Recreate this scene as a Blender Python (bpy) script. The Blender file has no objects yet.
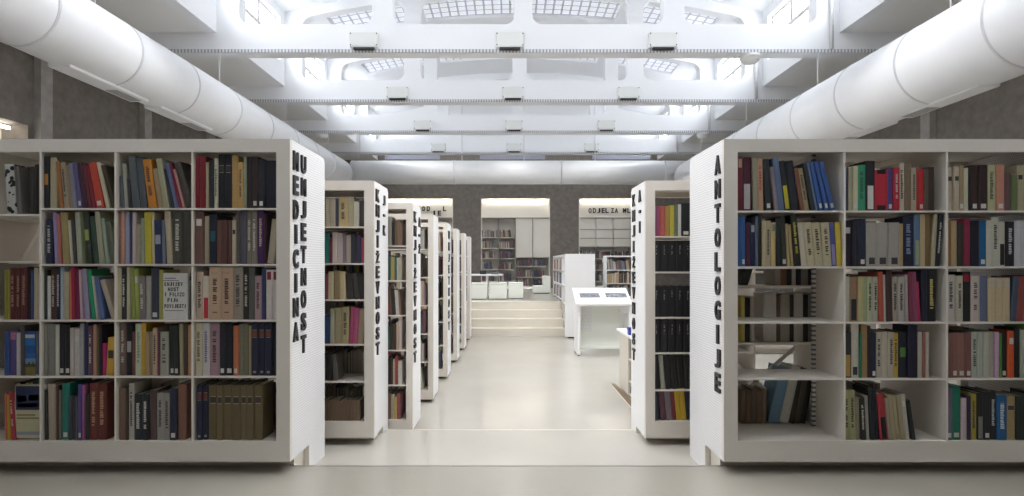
import bpy, math, random, colorsys
random.seed(11)
S = bpy.context.scene
COL = S.collection
EYE, F, VX, VY = 1.5, 560.0, 509.0, 264.0
def PX(x, D): return (x - VX) * D / F
def PZ(y, D): return EYE + (VY - y) * D / F
def lin1(v): return v / 12.92 if v <= .04045 else ((v + .055) / 1.055) ** 2.4
def lin(h): return tuple(lin1(int(h[i:i + 2], 16) / 255) for i in (0, 2, 4))
BOOK_GAIN = 1.42
def book_col(h):
    c = [min(.82, v * BOOK_GAIN) for v in lin(h)]
    m = sum(c) / 3
    return tuple(min(.82, max(.006, m + (v - m) * .95)) for v in c)

# ------------------------------------------------------------------ materials
def newmat(name):
    m = bpy.data.materials.new(name); m.use_nodes = True
    return m, m.node_tree.nodes, m.node_tree.links, m.node_tree.nodes['Principled BSDF']
def plain(name, c, rough=.5, noise=0, scale=20, spec=.5, metal=0, bump=0):
    m, N, L, b = newmat(name)
    b.inputs['Base Color'].default_value = (*c, 1); b.inputs['Roughness'].default_value = rough
    b.inputs['Specular IOR Level'].default_value = spec; b.inputs['Metallic'].default_value = metal
    if noise:
        tc = N.new('ShaderNodeTexCoord'); t = N.new('ShaderNodeTexNoise'); t.inputs['Scale'].default_value = scale
        t.inputs['Detail'].default_value = 6
        r = N.new('ShaderNodeValToRGB')
        r.color_ramp.elements[0].position = .3; r.color_ramp.elements[1].position = .7
        r.color_ramp.elements[0].color = (*[v * (1 - noise) for v in c], 1)
        r.color_ramp.elements[1].color = (*[min(1, v * (1 + noise)) for v in c], 1)
        L.new(tc.outputs['Object'], t.inputs['Vector']); L.new(t.outputs['Fac'], r.inputs['Fac']); L.new(r.outputs['Color'], b.inputs['Base Color'])
        if bump:
            bp = N.new('ShaderNodeBump'); bp.inputs['Strength'].default_value = bump; bp.inputs['Distance'].default_value = .01
            L.new(t.outputs['Fac'], bp.inputs['Height']); L.new(bp.outputs['Normal'], b.inputs['Normal'])
    return m
def emit(name, c, s):
    m, N, L, b = newmat(name)
    b.inputs['Base Color'].default_value = (*c, 1)
    b.inputs['Emission Color'].default_value = (*c, 1); b.inputs['Emission Strength'].default_value = s
    return m
def math_node(N, L, op, a, b=None):
    n = N.new('ShaderNodeMath'); n.operation = op
    for i, v in enumerate((a, b)):
        if v is None: continue
        if isinstance(v, (int, float)): n.inputs[i].default_value = v
        else: L.new(v, n.inputs[i])
    return n.outputs[0]
def perforated(name, c, dark, pitch, ax=('Y', 'Z'), rad=.3):
    m, N, L, b = newmat(name)
    b.inputs['Roughness'].default_value = .38
    tc = N.new('ShaderNodeTexCoord'); sp = N.new('ShaderNodeSeparateXYZ'); L.new(tc.outputs['Object'], sp.inputs[0])
    u = math_node(N, L, 'DIVIDE', sp.outputs[ax[0]], pitch); v = math_node(N, L, 'DIVIDE', sp.outputs[ax[1]], pitch)
    row = math_node(N, L, 'FLOOR', v)
    u = math_node(N, L, 'ADD', u, math_node(N, L, 'MULTIPLY', math_node(N, L, 'FLOORED_MODULO', row, 2), .5))
    fu = math_node(N, L, 'SUBTRACT', math_node(N, L, 'FRACT', u), .5); fv = math_node(N, L, 'SUBTRACT', math_node(N, L, 'FRACT', v), .5)
    d = math_node(N, L, 'SQRT', math_node(N, L, 'ADD', math_node(N, L, 'MULTIPLY', fu, fu), math_node(N, L, 'MULTIPLY', fv, fv)))
    k = math_node(N, L, 'LESS_THAN', d, rad)
    mx = N.new('ShaderNodeMix'); mx.data_type = 'RGBA'; L.new(k, mx.inputs['Factor'])
    mx.inputs['A'].default_value = (*c, 1); mx.inputs['B'].default_value = (*dark, 1)
    L.new(mx.outputs['Result'], b.inputs['Base Color'])
    return m
def striped(name, c, dark, pitch, axis, duty):
    m, N, L, b = newmat(name); b.inputs['Roughness'].default_value = .45
    tc = N.new('ShaderNodeTexCoord'); sp = N.new('ShaderNodeSeparateXYZ'); L.new(tc.outputs['Object'], sp.inputs[0])
    k = math_node(N, L, 'LESS_THAN', math_node(N, L, 'FRACT', math_node(N, L, 'DIVIDE', sp.outputs[axis], pitch)), duty)
    mx = N.new('ShaderNodeMix'); mx.data_type = 'RGBA'; L.new(k, mx.inputs['Factor'])
    mx.inputs['A'].default_value = (*c, 1); mx.inputs['B'].default_value = (*dark, 1)
    L.new(mx.outputs['Result'], b.inputs['Base Color'])
    return m
def attr_mat(name, rough, noise=.12):
    m, N, L, b = newmat(name); b.inputs['Roughness'].default_value = rough
    a = N.new('ShaderNodeAttribute'); a.attribute_name = 'col'
    t = N.new('ShaderNodeTexNoise'); t.inputs['Scale'].default_value = 55; t.inputs['Detail'].default_value = 4
    tc = N.new('ShaderNodeTexCoord'); L.new(tc.outputs['Object'], t.inputs['Vector'])
    f = math_node(N, L, 'ADD', math_node(N, L, 'MULTIPLY', t.outputs['Fac'], noise * 2), 1 - noise)
    mx = N.new('ShaderNodeMix'); mx.data_type = 'RGBA'; mx.blend_type = 'MULTIPLY'; mx.inputs['Factor'].default_value = 1
    cb = N.new('ShaderNodeCombineColor'); [L.new(f, cb.inputs[i]) for i in range(3)]
    L.new(a.outputs['Color'], mx.inputs['A']); L.new(cb.outputs[0], mx.inputs['B'])
    L.new(mx.outputs['Result'], b.inputs['Base Color'])
    return m
def pattern_mat(name, c1, c2, scale):
    m, N, L, b = newmat(name); b.inputs['Roughness'].default_value = .4
    tc = N.new('ShaderNodeTexCoord'); t = N.new('ShaderNodeTexVoronoi'); t.inputs['Scale'].default_value = scale
    r = N.new('ShaderNodeValToRGB'); r.color_ramp.interpolation = 'CONSTANT'
    r.color_ramp.elements[0].color = (*c1, 1); r.color_ramp.elements[1].color = (*c2, 1); r.color_ramp.elements[1].position = .42
    L.new(tc.outputs['Object'], t.inputs['Vector']); L.new(t.outputs['Distance'], r.inputs['Fac']); L.new(r.outputs['Color'], b.inputs['Base Color'])
    return m
WHITE = plain('white_paint', (.89, .90, .92), .55)
SOFFIT = plain('soffit_paint', (.88, .88, .87), .6)
METAL = plain('offwhite_powder_coat', (.79, .74, .67), .4)
PERF = perforated('perforated_sheet', (.93, .93, .94), (.66, .66, .67), .0165)
CASEWHITE = plain('white_sheet_metal', (.92, .92, .93), .4)
DUCT = plain('painted_duct', (.88, .89, .91), .33, .02, 3)
DUCTSEAM = plain('duct_seam', (.68, .69, .72), .4)
GRILLE = striped('duct_grille', (.55, .55, .55), (.25, .25, .25), .03, 'Y', .5)
CONC = plain('brown_concrete', (.215, .192, .170), .8, .16, 7, .3, 0, .1)
PILA = plain('grey_concrete', (.40, .38, .36), .8, .15, 6, .3)
FLOORM = plain('cream_resin_floor', (.53, .505, .455), .2, .035, 1.3, .45)
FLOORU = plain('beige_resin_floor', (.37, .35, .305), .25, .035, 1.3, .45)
STEPM = plain('cream_resin_step', (.80, .75, .66), .35, .03, 2)
RAILM = striped('slotted_rail', (.72, .73, .76), (.36, .37, .41), .052, 'X', .45)
SLOT = striped('slotted_upright', (.72, .71, .69), (.16, .16, .16), .032, 'Z', .42)
BLACK = plain('black_letters', (.018, .019, .022), .35)
DARK = plain('dark_recess', (.03, .03, .03), .6)
PLINTH = plain('dark_plinth', (.13, .11, .09), .7)
BOOKM = attr_mat('book_cloth', .5)
PAGEM = attr_mat('book_paper', .85, .2)
PATBW = pattern_mat('black_white_print', (.012, .012, .012), (.5, .5, .47), 30)
NICHEM = plain('niche_board', (.88, .85, .78), .5)
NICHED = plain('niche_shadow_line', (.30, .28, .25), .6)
STRIP = emit('warm_led', (1, .95, .86), 12)
GREENW = plain('pale_green_vinyl', (.88, .90, .84), .45)
VITR = plain('vitrine_print', (.22, .24, .27), .15, .7, 30)
BLUE = plain('blue_plastic', (.02, .04, .30), .4)
BROWN = plain('brown_wood', (.22, .15, .09), .6)
WINF = plain('window_frame', (.70, .70, .70), .5)
LAMPW = plain('lamp_housing', (.80, .81, .79), .4)
PANE = plain('dull_pane', (.42, .42, .50), .2)
def glass_blocks():
    m, N, L, b = newmat('glass_blocks')
    tc = N.new('ShaderNodeTexCoord'); sp = N.new('ShaderNodeSeparateXYZ'); L.new(tc.outputs['Object'], sp.inputs[0])
    fx = math_node(N, L, 'FRACT', math_node(N, L, 'DIVIDE', sp.outputs['X'], .195)); fy = math_node(N, L, 'FRACT', math_node(N, L, 'DIVIDE', sp.outputs['Y'], .225))
    k = math_node(N, L, 'MULTIPLY', math_node(N, L, 'GREATER_THAN', fx, .24), math_node(N, L, 'GREATER_THAN', fy, .22))
    b.inputs['Base Color'].default_value = (.62, .63, .68, 1); b.inputs['Roughness'].default_value = .4
    b.inputs['Emission Color'].default_value = (.86, .91, 1, 1)
    L.new(math_node(N, L, 'MULTIPLY', k, GLASS_E), b.inputs['Emission Strength'])
    return m
GLASS_E, WIN_W, SPOT_W, SKY_W, EXPO = .52, 75, 1050, 145, 0.2
GBLOCK = glass_blocks()
def pane_mat():
    m, N, L, b = newmat('window_glass')
    out = N['Material Output']; t = N.new('ShaderNodeBsdfTransparent'); g = N.new('ShaderNodeBsdfGlossy'); g.inputs['Roughness'].default_value = .05
    mx = N.new('ShaderNodeMixShader'); mx.inputs[0].default_value = .06
    L.new(t.outputs[0], mx.inputs[1]); L.new(g.outputs[0], mx.inputs[2]); L.new(mx.outputs[0], out.inputs['Surface'])
    return m
GLASS = pane_mat()

# ------------------------------------------------------------------ mesh helpers
class MB:
    def __init__(s): s.v = []; s.f = []; s.c = []; s.sm = []
    def face(s, idx, col=None, smooth=False): s.f.append(tuple(idx)); s.c.append(col or (1, 1, 1)); s.sm.append(smooth)
    def box(s, x0, x1, y0, y1, z0, z1, col=None):
        if x0 > x1: x0, x1 = x1, x0
        b = len(s.v)
        s.v += [(x0, y0, z0), (x1, y0, z0), (x1, y1, z0), (x0, y1, z0), (x0, y0, z1), (x1, y0, z1), (x1, y1, z1), (x0, y1, z1)]
        for q in ((0, 3, 2, 1), (4, 5, 6, 7), (0, 1, 5, 4), (1, 2, 6, 5), (2, 3, 7, 6), (3, 0, 4, 7)): s.face([b + i for i in q], col)
        return s
    def prism(s, pts, fn, t0, t1, col=None, smooth=False):
        """extrude a 2-D polygon; fn(p, t) -> 3-D point"""
        n = len(pts); b = len(s.v)
        s.v += [fn(p, t0) for p in pts] + [fn(p, t1) for p in pts]
        s.face([b + i for i in range(n)][::-1], col); s.face([b + n + i for i in range(n)], col)
        for i in range(n): s.face([b + i, b + (i + 1) % n, b + n + (i + 1) % n, b + n + i], col, smooth)
        return s
    def tube(s, p0, p1, r, n=24, cap=True, col=None):
        from mathutils import Vector
        a, c = Vector(p0), Vector(p1); d = (c - a).normalized()
        u = d.orthogonal().normalized(); w = d.cross(u); b = len(s.v)
        for q in (a, c):
            for i in range(n):
                t = 2 * math.pi * i / n; s.v.append(tuple(q + u * (r * math.cos(t)) + w * (r * math.sin(t))))
        for i in range(n): s.face([b + i, b + (i + 1) % n, b + n + (i + 1) % n, b + n + i], col, True)
        if cap: s.face([b + i for i in range(n)][::-1], col); s.face([b + n + i for i in range(n)], col)
        return s
    def build(s, name, mat, parent=None, loc=None, bevel=0):
        o3 = loc if loc is not None else (tuple(parent['_o']) if parent is not None and '_o' in parent.keys() else (0, 0, 0))
        me = bpy.data.meshes.new(name)
        me.from_pydata([(x - o3[0], y - o3[1], z - o3[2]) for x, y, z in s.v], [], s.f)
        if mat in (BOOKM, PAGEM):
            at = me.attributes.new('col', 'FLOAT_COLOR', 'FACE')
            for i, c in enumerate(s.c): at.data[i].color = (*c, 1)
        for i, k in enumerate(s.sm):
            if k: me.polygons[i].use_smooth = True
        me.materials.append(mat)
        o = bpy.data.objects.new(name, me); COL.objects.link(o)
        if parent is not None:
            o.parent = parent
            if loc is not None:
                po = tuple(parent['_o']); o.location = tuple(loc[i] - po[i] for i in range(3)); o['_o'] = loc
        else: o.location = o3
        if bevel:
            bv = o.modifiers.new('soft_edges', 'BEVEL'); bv.width = bevel; bv.segments = 2; bv.limit_method = 'ANGLE'
        return o
def tag(o, label, cat, group=None, kind=None):
    if label: o['label'] = label
    if cat: o['category'] = cat
    if group: o['group'] = group
    if kind: o['kind'] = kind
    return o
def thing(name, loc, label, cat, group=None):
    o = bpy.data.objects.new(name, None); COL.objects.link(o); o.location = loc; o['_o'] = loc; o.empty_display_size = .1
    return tag(o, label, cat, group)
def struct(name, mb, mat, bevel=0):
    o = mb.build(name, mat, bevel=bevel); o['kind'] = 'structure'; return o
def copy_tree(o, parent=None):
    c = o.copy(); COL.objects.link(c)
    if parent is not None: c.parent = parent
    for ch in list(o.children): copy_tree(ch, c)
    return c

# ------------------------------------------------------------------ lettering as meshes
_glyph = {}
def glyph(ch):
    if ch not in _glyph:
        cu = bpy.data.curves.new('glyph', 'FONT'); cu.body = ch; cu.offset = .034; cu.resolution_u = 3
        ob = bpy.data.objects.new('glyph', cu); COL.objects.link(ob)
        dg = bpy.context.evaluated_depsgraph_get(); dg.update()
        me = ob.evaluated_get(dg).to_mesh()
        vs = [(v.co.x, v.co.y) for v in me.vertices]; fs = [tuple(p.vertices) for p in me.polygons]
        ob.evaluated_get(dg).to_mesh_clear(); bpy.data.objects.remove(ob); bpy.data.curves.remove(cu)
        edges = {}
        for f in fs:
            for i in range(len(f)):
                e = (f[i], f[(i + 1) % len(f)]); edges[e] = 1
        rim = [e for e in edges if (e[1], e[0]) not in edges]
        _glyph[ch] = (vs, fs, rim)
    return _glyph[ch]
def put_glyph(mb, ch, fn, u0, v0, w, h, t, col=None):
    """fn(u, v, n): u along, v up, n out of the face; the glyph is fitted into w x h"""
    vs, fs, rim = glyph(ch)
    if not vs: return
    xs = [p[0] for p in vs]; ys = [p[1] for p in vs]; x0, x1 = min(xs), max(xs)
    y0, y1 = (min(ys), max(ys)) if ch not in '-' else (min(ys) - .25, max(ys) + .25)
    gw = min(w, w * (x1 - x0) / .42) if ch in 'I-' else w
    b = len(mb.v); n = len(vs)
    for k in (0, t):
        for p in vs: mb.v.append(fn(u0 + (w - gw) / 2 + (p[0] - x0) / (x1 - x0) * gw, v0 + (p[1] - y0) / (y1 - y0) * h, k))
    for f in fs: mb.face([b + n + i for i in f], col); mb.face([b + i for i in f[::-1]], col)
    for a, c in rim: mb.face([b + a, b + c, b + n + c, b + n + a], col)

# ------------------------------------------------------------------ room shell
XL, XR, YB, Y0, XC = -7.9, 8.2, 19.4, -4.0, .3
WL, WR = -4.55, 5.14                       # well walls
F1, F2, F3, FR = .20, .09, 0.0, .66
E1, E2, ES = 3.61, 4.76, 11.6
ZB, ZS, YS = EYE + 3.28, EYE + 3.6, .6
def zin(x): return EYE + 5.49 - .0246 * (x - XC) ** 2
def zro(x): return zin(x) + .2
struct('floor', MB().box(XL, XR, E2, ES, -.2, F3), FLOORM)
struct('floor_landing', MB().box(XL, XR, E1, E2, -.2, F2), FLOORM)
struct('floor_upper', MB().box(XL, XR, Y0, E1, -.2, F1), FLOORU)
m = MB().box(XL, -1.0, ES, 12.8, -.2, FR).box(1.16, XR, ES, 12.8, -.2, FR).box(XL, XR, 12.8, YB, -.2, FR)
struct('floor_raised', m, FLOORM)
struct('trim_1', MB().box(XL, XR, E1 - .010, E1 + .004, F1 - .03, F1 + .002), plain('joint_metal', (.30, .29, .27), .4))
struct('trim_2', MB().box(XL, XR, E2 - .010, E2 + .004, F2 - .03, F2 + .002), STEPM)
m = MB()
for i in range(4):
    m.box(-1.0, 1.16, ES + .3 * i, ES + .3 * (i + 1), -.1, .165 * (i + 1))
struct('floor_steps', m, STEPM, .006)
SH = EYE + 6.2
# back wall with three niches
NICHES = [(-4.33, -1.94), (-.97, 1.42), (2.42, 4.81)]
NT, ND = EYE + 2.28, .45
m = MB(); xs = [XL] + [v for n in NICHES for v in n] + [XR]
for i in range(0, len(xs), 2): m.box(xs[i], xs[i + 1], YB, YB + .6, FR, SH)
for a, b in NICHES: m.box(a, b, YB, YB + .6, NT, SH); m.box(a, b, YB + ND, YB + .6, FR, NT)
struct('wall_back', m, CONC)
struct('wall_back_upper', MB().box(WL - .2, WR + .2, YB - .03, YB, EYE + 3.95, SH), WHITE)
# side walls with one lit recess each
LN = (7.3, 9.2)
m = MB().box(XL - .6, XL, Y0, LN[0], 0, ZS).box(XL - .6, XL, LN[1], YB, 0, ZS).box(XL - .6, XL, LN[0], LN[1], NT, ZS).box(XL - .6, XL - .5, LN[0], LN[1], 0, NT)
struct('wall_left', m, CONC)
struct('wall_right', MB().box(XR, XR + .4, Y0, YB, 0, ZS), CONC)
struct('wall_front', MB().box(XL, XR, Y0 - .3, Y0, 0, SH), WHITE)
k = 0
for s, X, ys in ((-1, XL, (9.45, 12.1, 14.75)), (1, XR, (5.6, 10.9, 13.6))):
    for y in ys:
        a, b = sorted((X, X - s * .12)); struct('pillar_%d' % k, MB().box(a, b, y - .14, y + .10, F3 if y < ES else FR, ZS), PILA); k += 1
# ceilings: side soffits, unseen low slab added to dim the foreground, curved roof
struct('ceiling_soffit_left', MB().box(XL - .6, WL - .2, YS, YB + .4, ZS, ZS + .15), SOFFIT)
struct('ceiling_soffit_right', MB().box(WR + .2, XR + .4, YS, YB + .4, ZS, ZS + .15), SOFFIT)
struct('ceiling_shade_slab', MB().box(XL - .6, XR + .4, Y0 - .3, YS, EYE + 1.75, EYE + 2.0), SOFFIT)
struct('wall_upstand', MB().box(XL - .6, XR + .4, YS - .2, YS, EYE + 2.0, SH), WHITE)
BEAMS = [3.41 + 2.65 * i for i in range(6)]
BT = .22
BAYS = [(YS, BEAMS[0])] + [(BEAMS[i] + BT, BEAMS[i + 1]) for i in range(5)] + [(BEAMS[5] + BT, YB)]
NX = 40
def roof_strip(ya, yb, xa, xb, lift=0.0, th=.12):
    mb = MB(); n = max(2, int((xb - xa) / .25))
    def fn(p, t): return (p[0], t, p[1])
    top = [xa + (xb - xa) * i / n for i in range(n + 1)]
    for i in range(n):
        a, b = top[i], top[i + 1]
        mb.prism([(a, zro(a) + lift), (b, zro(b) + lift), (b, zro(b) + lift + th), (a, zro(a) + lift + th)], fn, ya, yb)
    return mb
def add(mb, o):
    b = len(mb.v); mb.v += o.v
    for f, c, q in zip(o.f, o.c, o.sm): mb.face([b + i for i in f], c, q)
roof = MB()
GX = [(WL + .5, -2.45), (-2.15, XC - .14 - .05), (XC + .14 - .1, 2.5), (2.85, WR - .5)]
GX = [(-3.9, -2.25 + .0), (-1.88, XC - .17), (XC + .13, 2.42), (2.80, 4.5)]
sk = 1
for ya, yb in BAYS:
    g0, g1 = ya + .40, ya + 1.30
    add(roof, roof_strip(ya - BT if ya > YS + .1 else ya, g0, WL - .2, WR + .2)); add(roof, roof_strip(g1, yb, WL - .2, WR + .2))
    ex = [WL - .2] + [v for q in GX for v in q] + [WR + .2]
    if ya < 3: ex = [ex[0], ex[-1]]
    for i in range(0, len(ex), 2): add(roof, roof_strip(g0, g1, ex[i], ex[i + 1]))
    for a, b in (GX if ya > 3 else ()):
        o = struct('ceiling_skylight_%d' % sk, roof_strip(g0, g1, a, b, .06, .05), GBLOCK); sk += 1
struct('ceiling', roof, WHITE)
# well walls with clerestory windows
WZ0, WZ1 = EYE + 4.05, EYE + 4.92
wn = 1; lights = []
for s, X in ((-1, WL), (1, WR)):
    m = MB(); a, b = (X - .2, X) if s < 0 else (X, X + .2)
    y = YS
    for ya, yb in BAYS:
        w0, w1 = ya + .68, ya + 2.2
        if yb - ya < 2: w0, w1 = ya + .3, yb - .3
        m.box(a, b, y, w0, ZS - .0, SH); m.box(a, b, w0, w1, ZS, WZ0); m.box(a, b, w0, w1, WZ1, SH); y = w1
        fr = MB(); xm = X + s * .12
        for yy in (w0, w0 + (w1 - w0) / 2, w1): fr.box(xm - .03, xm + .03, yy - .045, yy + .045, WZ0, WZ1)
        for zz in (WZ0 + .02, (WZ0 + WZ1) / 2, WZ1 - .02): fr.box(xm - .025, xm + .025, w0, w1, zz - .04, zz + .04)
        o = struct('window_%d' % wn, fr, WINF); wn += 1
        gl = MB().box(xm - .004, xm + .004, w0, w1, WZ0, WZ1); g = gl.build('pane', GLASS, None); g.parent = o
        for n in (1,):
            br = MB().tube((X + s * .5, w0 - .1, WZ1 + .1), (X + s * .5, w1, WZ0), .025, 8); q = br.build('outer_brace', WINF, None); q.parent = o
        lights.append((s, X + s * .75, (w0 + w1) / 2, (WZ0 + WZ1) / 2, w1 - w0))
    m.box(a, b, y, YB, ZS, SH)
    struct('wall_well_left' if s < 0 else 'wall_well_right', m, WHITE)
# high panes on the back wall
for i, (a, b) in enumerate(((385, 440), (480, 545), (592, 650))):
    struct('window_%d' % wn, MB().box(PX(a, YB), PX(b, YB), YB - .03, YB, EYE + 3.62, EYE + 3.83), PANE); wn += 1

# ------------------------------------------------------------------ beams
LUM = None; spots = []
def fillet(mb, cx, cz, sx, sz, r, y0, y1):
    pts = [(cx, cz), (cx + sx * r, cz)] + [(cx + sx * r - sx * r * math.sin(a), cz + sz * r - sz * r * math.cos(a)) for a in [math.pi / 2 * i / 6 for i in range(1, 6)]] + [(cx, cz + sz * r)]
    if sx * sz < 0: pts = pts[::-1]
    mb.prism(pts, lambda p, t: (p[0], t, p[1]), y0, y1)
for bi, yb in enumerate(BEAMS):
    m = MB(); y1 = yb + BT; ct = ZB + .45
    m.box(-5.9, 6.4, yb, y1, ZB, ct)
    posts = [(XC - 2.43, XC - 2.11), (XC - .27 + .06, XC + .06), (XC + 2.11, XC + 2.43)]
    ends = (WL + .35, WR - .35)
    for a, b in posts: m.box(a, b, yb + .001, y1 - .001, ct, zin((a + b) / 2) + .1)
    m.box(WL, ends[0], yb + .001, y1 - .001, ct, zin(WL) + .1); m.box(ends[1], WR, yb + .001, y1 - .001, ct, zin(WR) + .1)
    n = 36; fn = lambda p, t: (p[0], t, p[1])
    for i in range(n):
        a = WL + (WR - WL) * i / n; b = WL + (WR - WL) * (i + 1) / n
        m.prism([(a, zin(a)), (b, zin(b)), (b, zro(b) + .02), (a, zro(a) + .02)], fn, yb, y1)
    edges = [ends[0]] + [v for p in posts for v in p] + [ends[1]]
    for i in range(0, len(edges), 2):
        a, b = edges[i], edges[i + 1]
        for cx, sx in ((a, 1), (b, -1)):
            fillet(m, cx, ct, sx, 1, .16, yb + .002, y1 - .002); fillet(m, cx, zin(cx + sx * .08) + .02, sx, -1, .22, yb + .002, y1 - .002)
    o = struct('ceiling_beam_%d' % (bi + 1), m, WHITE)
    if bi > 1:
        X = 5.0; q = MB().tube((X, yb - .03, ZB + .06), (X, yb - .03, ZB + 1.1), .028, 10).build('conduit', WINF); q.parent = o
    r = MB().box(-5.5, 6.0, yb - .02, yb, ZB + .005, ZB + .055); q = r.build('cable_rail', RAILM); q.parent = o
    for X in (XC - 2.45, XC - .2, XC + 2.1): spots.append((X, yb + .1, ZB - .02))
    if bi < 2: continue
    xs = {2: (365, 510, 662), 3: (398, 513, 628), 4: (423, 514, 606), 5: (438.5, 514, 591.5)}[bi]
    for j, x in enumerate(xs):
        X = PX(x, yb); z0 = ZB + .045
        nth = ('nearest', 'second', 'third', 'fourth')[bi - 2]; pos = ('left', 'middle', 'right')[j]
        lab = 'white box luminaire, %s of three on the %s ceiling beam' % (pos, nth)
        if LUM is None:
            LUM = thing('luminaire', (X, yb, z0), lab, 'lamp', 'box luminaires on the ceiling beams')
            MB().box(X - .22, X + .22, yb - .09, yb, z0 + .015, z0 + .255).build('housing', LAMPW, LUM, bevel=.02)
            MB().box(X - .16, X + .16, yb - .085, yb - .02, z0 - .012, z0 + .016).build('slot', DARK, LUM)
            for dx in (-.2, .2):
                for dz in (.05, .225): MB().tube((X + dx, yb - .096, z0 + dz), (X + dx, yb - .089, z0 + dz), .01, 8).build('screw', DARK, LUM)
        else:
            c = copy_tree(LUM); c.location = (X, yb, z0); c['label'] = lab
# dome detectors under the beams
for i, (x, bi, lab) in enumerate(((750, 2, 'white dome detector under the nearest beam'), (322, 4, 'white dome detector under the third beam near the left soffit'), (703, 4, 'white dome detector under the third beam near the right soffit'))):
    y = BEAMS[bi] + .12; X = PX(x, y); t = thing('smoke_detector', (X, y, ZB - .13), lab, 'detector', 'dome detectors under the beams')
    MB().tube((X, y, ZB - .05), (X, y, ZB), .16, 20).build('base', LAMPW, t)
    d = MB(); n = 16
    for j in range(4):
        a = math.pi / 2 * j / 4; d.v += [(X + .15 * math.cos(a) * math.cos(2 * math.pi * q / n), y + .15 * math.cos(a) * math.sin(2 * math.pi * q / n), ZB - .05 - .08 * math.sin(a)) for q in range(n)]
    for j in range(3):
        for q in range(n): d.face([j * n + q, j * n + (q + 1) % n, (j + 1) * n + (q + 1) % n, (j + 1) * n + q], None, True)
    d.face([3 * n + q for q in range(n)]); d.build('dome', LAMPW, t)

# ------------------------------------------------------------------ ducts
def duct(X, Z, r, ya, yb, label, s):
    t = thing('ventilation_duct', (X, ya, EYE + Z), label, 'duct', 'white air ducts under the ceiling')
    z = EYE + Z
    MB().tube((X, ya, z), (X, yb, z), r, 56).build('shell', DUCT, t)
    y = ya + .9; i = 0
    while y < yb - .4:
        MB().tube((X, y, z), (X, y + .028, z), r + .005, 56).build('seam', DUCTSEAM, t); y += 1.18
    for y in (5.7, 7.2, 9.9, 12.6):
        a = math.radians(-96 if s < 0 else -84)
        u = (math.cos(a), math.sin(a)); p = MB()
        # flat outlet plenum with a grille under the duct, on the aisle side
        q = (X + u[0] * r * .86, z + u[1] * r * .86)
        p.box(q[0] - .12, q[0] + .12, y, y + 1.25, q[1] - .075, q[1] + .1); b = p.build('outlet', DUCT, t, bevel=.02)
        g = MB().box(q[0] - .07, q[0] + .07, y + .75, y + 1.18, q[1] - .080, q[1] - .074).build('grille', GRILLE, b); g.location = tuple(-v for v in (0, 0, 0))
        for m_ in g.data.vertices: m_.co = (m_.co[0] - X, m_.co[1] - ya, m_.co[2] - z)
    for y in BEAMS[:5]: MB().box(X - .006, X + .006, y + .085, y + .097, z + r - .01, ZB).build('hanger', WINF, t)
    return t
duct(-4.55, 2.41, .385, 3.1, 14.9, 'long white round air duct under the left soffit', -1)
duct(4.85, 2.28, .465, 3.1, 14.9, 'long white round air duct under the right soffit', 1)
t = thing('ventilation_duct', (-4.3, 15.3, EYE + 2.5), 'white air duct running across in front of the back wall', 'duct', 'white air ducts under the ceiling')
MB().tube((-4.28, 15.3, EYE + 2.5), (4.9, 15.3, EYE + 2.5), .32, 48).build('shell', DUCT, t)
for x in (-4.28, -1.5, 1.4, 4.2): MB().tube((x, 15.3, EYE + 2.5), (x + .03, 15.3, EYE + 2.5), .33, 48).build('seam', DUCTSEAM, t)
for x in (360, 462, 524, 595):
    X = PX(x, 15.3); MB().tube((X, 15.3, EYE + 2.80), (X, 15.3, EYE + 4.9), .012, 8).build('hanger', WINF, t)

# ------------------------------------------------------------------ books
BOOKS = []          # records: dict(x, y, z, w, h, d, lean, col, deco, place, area, facing)
ORD = 'first second third fourth fifth sixth seventh eighth ninth tenth eleventh twelfth thirteenth fourteenth fifteenth sixteenth seventeenth eighteenth nineteenth twentieth'.split() + ['twenty-first', 'twenty-second', 'twenty-third', 'twenty-fourth']
def extent(w, h, a):
    """left and right boundary of a tilted rectangle standing on z=0, as piecewise functions sampled in z"""
    ca, sa = math.cos(a), math.sin(a)
    if a >= 0: P = [(0, 0), (w * ca, w * sa), (w * ca - h * sa, w * sa + h * ca), (-h * sa, h * ca)]
    else: P = [(-w * ca, -w * sa), (0, 0), (-h * sa, h * ca), (-w * ca - h * sa, -w * sa + h * ca)]
    zs = [i * .01 for i in range(0, 40)]; lo, hi = [], []
    for z in zs:
        xs = []
        for i in range(4):
            p, q = P[i], P[(i + 1) % 4]
            if min(p[1], q[1]) <= z <= max(p[1], q[1]) + 1e-9:
                if abs(q[1] - p[1]) < 1e-9: xs += [p[0], q[0]]
                else: xs.append(p[0] + (q[0] - p[0]) * (z - p[1]) / (q[1] - p[1]))
        lo.append(min(xs) if xs else None); hi.append(max(xs) if xs else None)
    return lo, hi, min(p[0] for p in P)
def pack(items, x0, x1, px):
    """items: (w_px, h_px, lean_px, col, deco); lean_px > 0: top leans to the left. Gives placed list, widths scaled so the row ends at x1."""
    k = 1.0
    for it in range(8):
        out = []; wall = [x0] * 40; maxr = x0
        for q in items:
            if q[0] == 'gap':
                wall = [v + q[1] / px * k for v in wall]; continue
            w, h, ln = q[0] / px * k * .985, q[1] / px, q[2] / px
            a = math.asin(max(-.45, min(.45, ln / h)))
            lo, hi, mn = extent(w, h, a)
            sh = max([wall[i] - lo[i] for i in range(40) if lo[i] is not None] + [x0 - mn])
            out.append((sh, w, h, a, q))
            for i in range(40):
                if hi[i] is not None: wall[i] = max(wall[i], sh + hi[i] + .0006)
            maxr = max(maxr, sh + max(v for v in hi if v is not None))
        e = maxr - x1
        tot = sum(b[1] for b in out)
        if abs(e) < .002: break
        k *= max(.6, min(1.35, 1 - e / tot))
    return out
SNAP = {}
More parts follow.
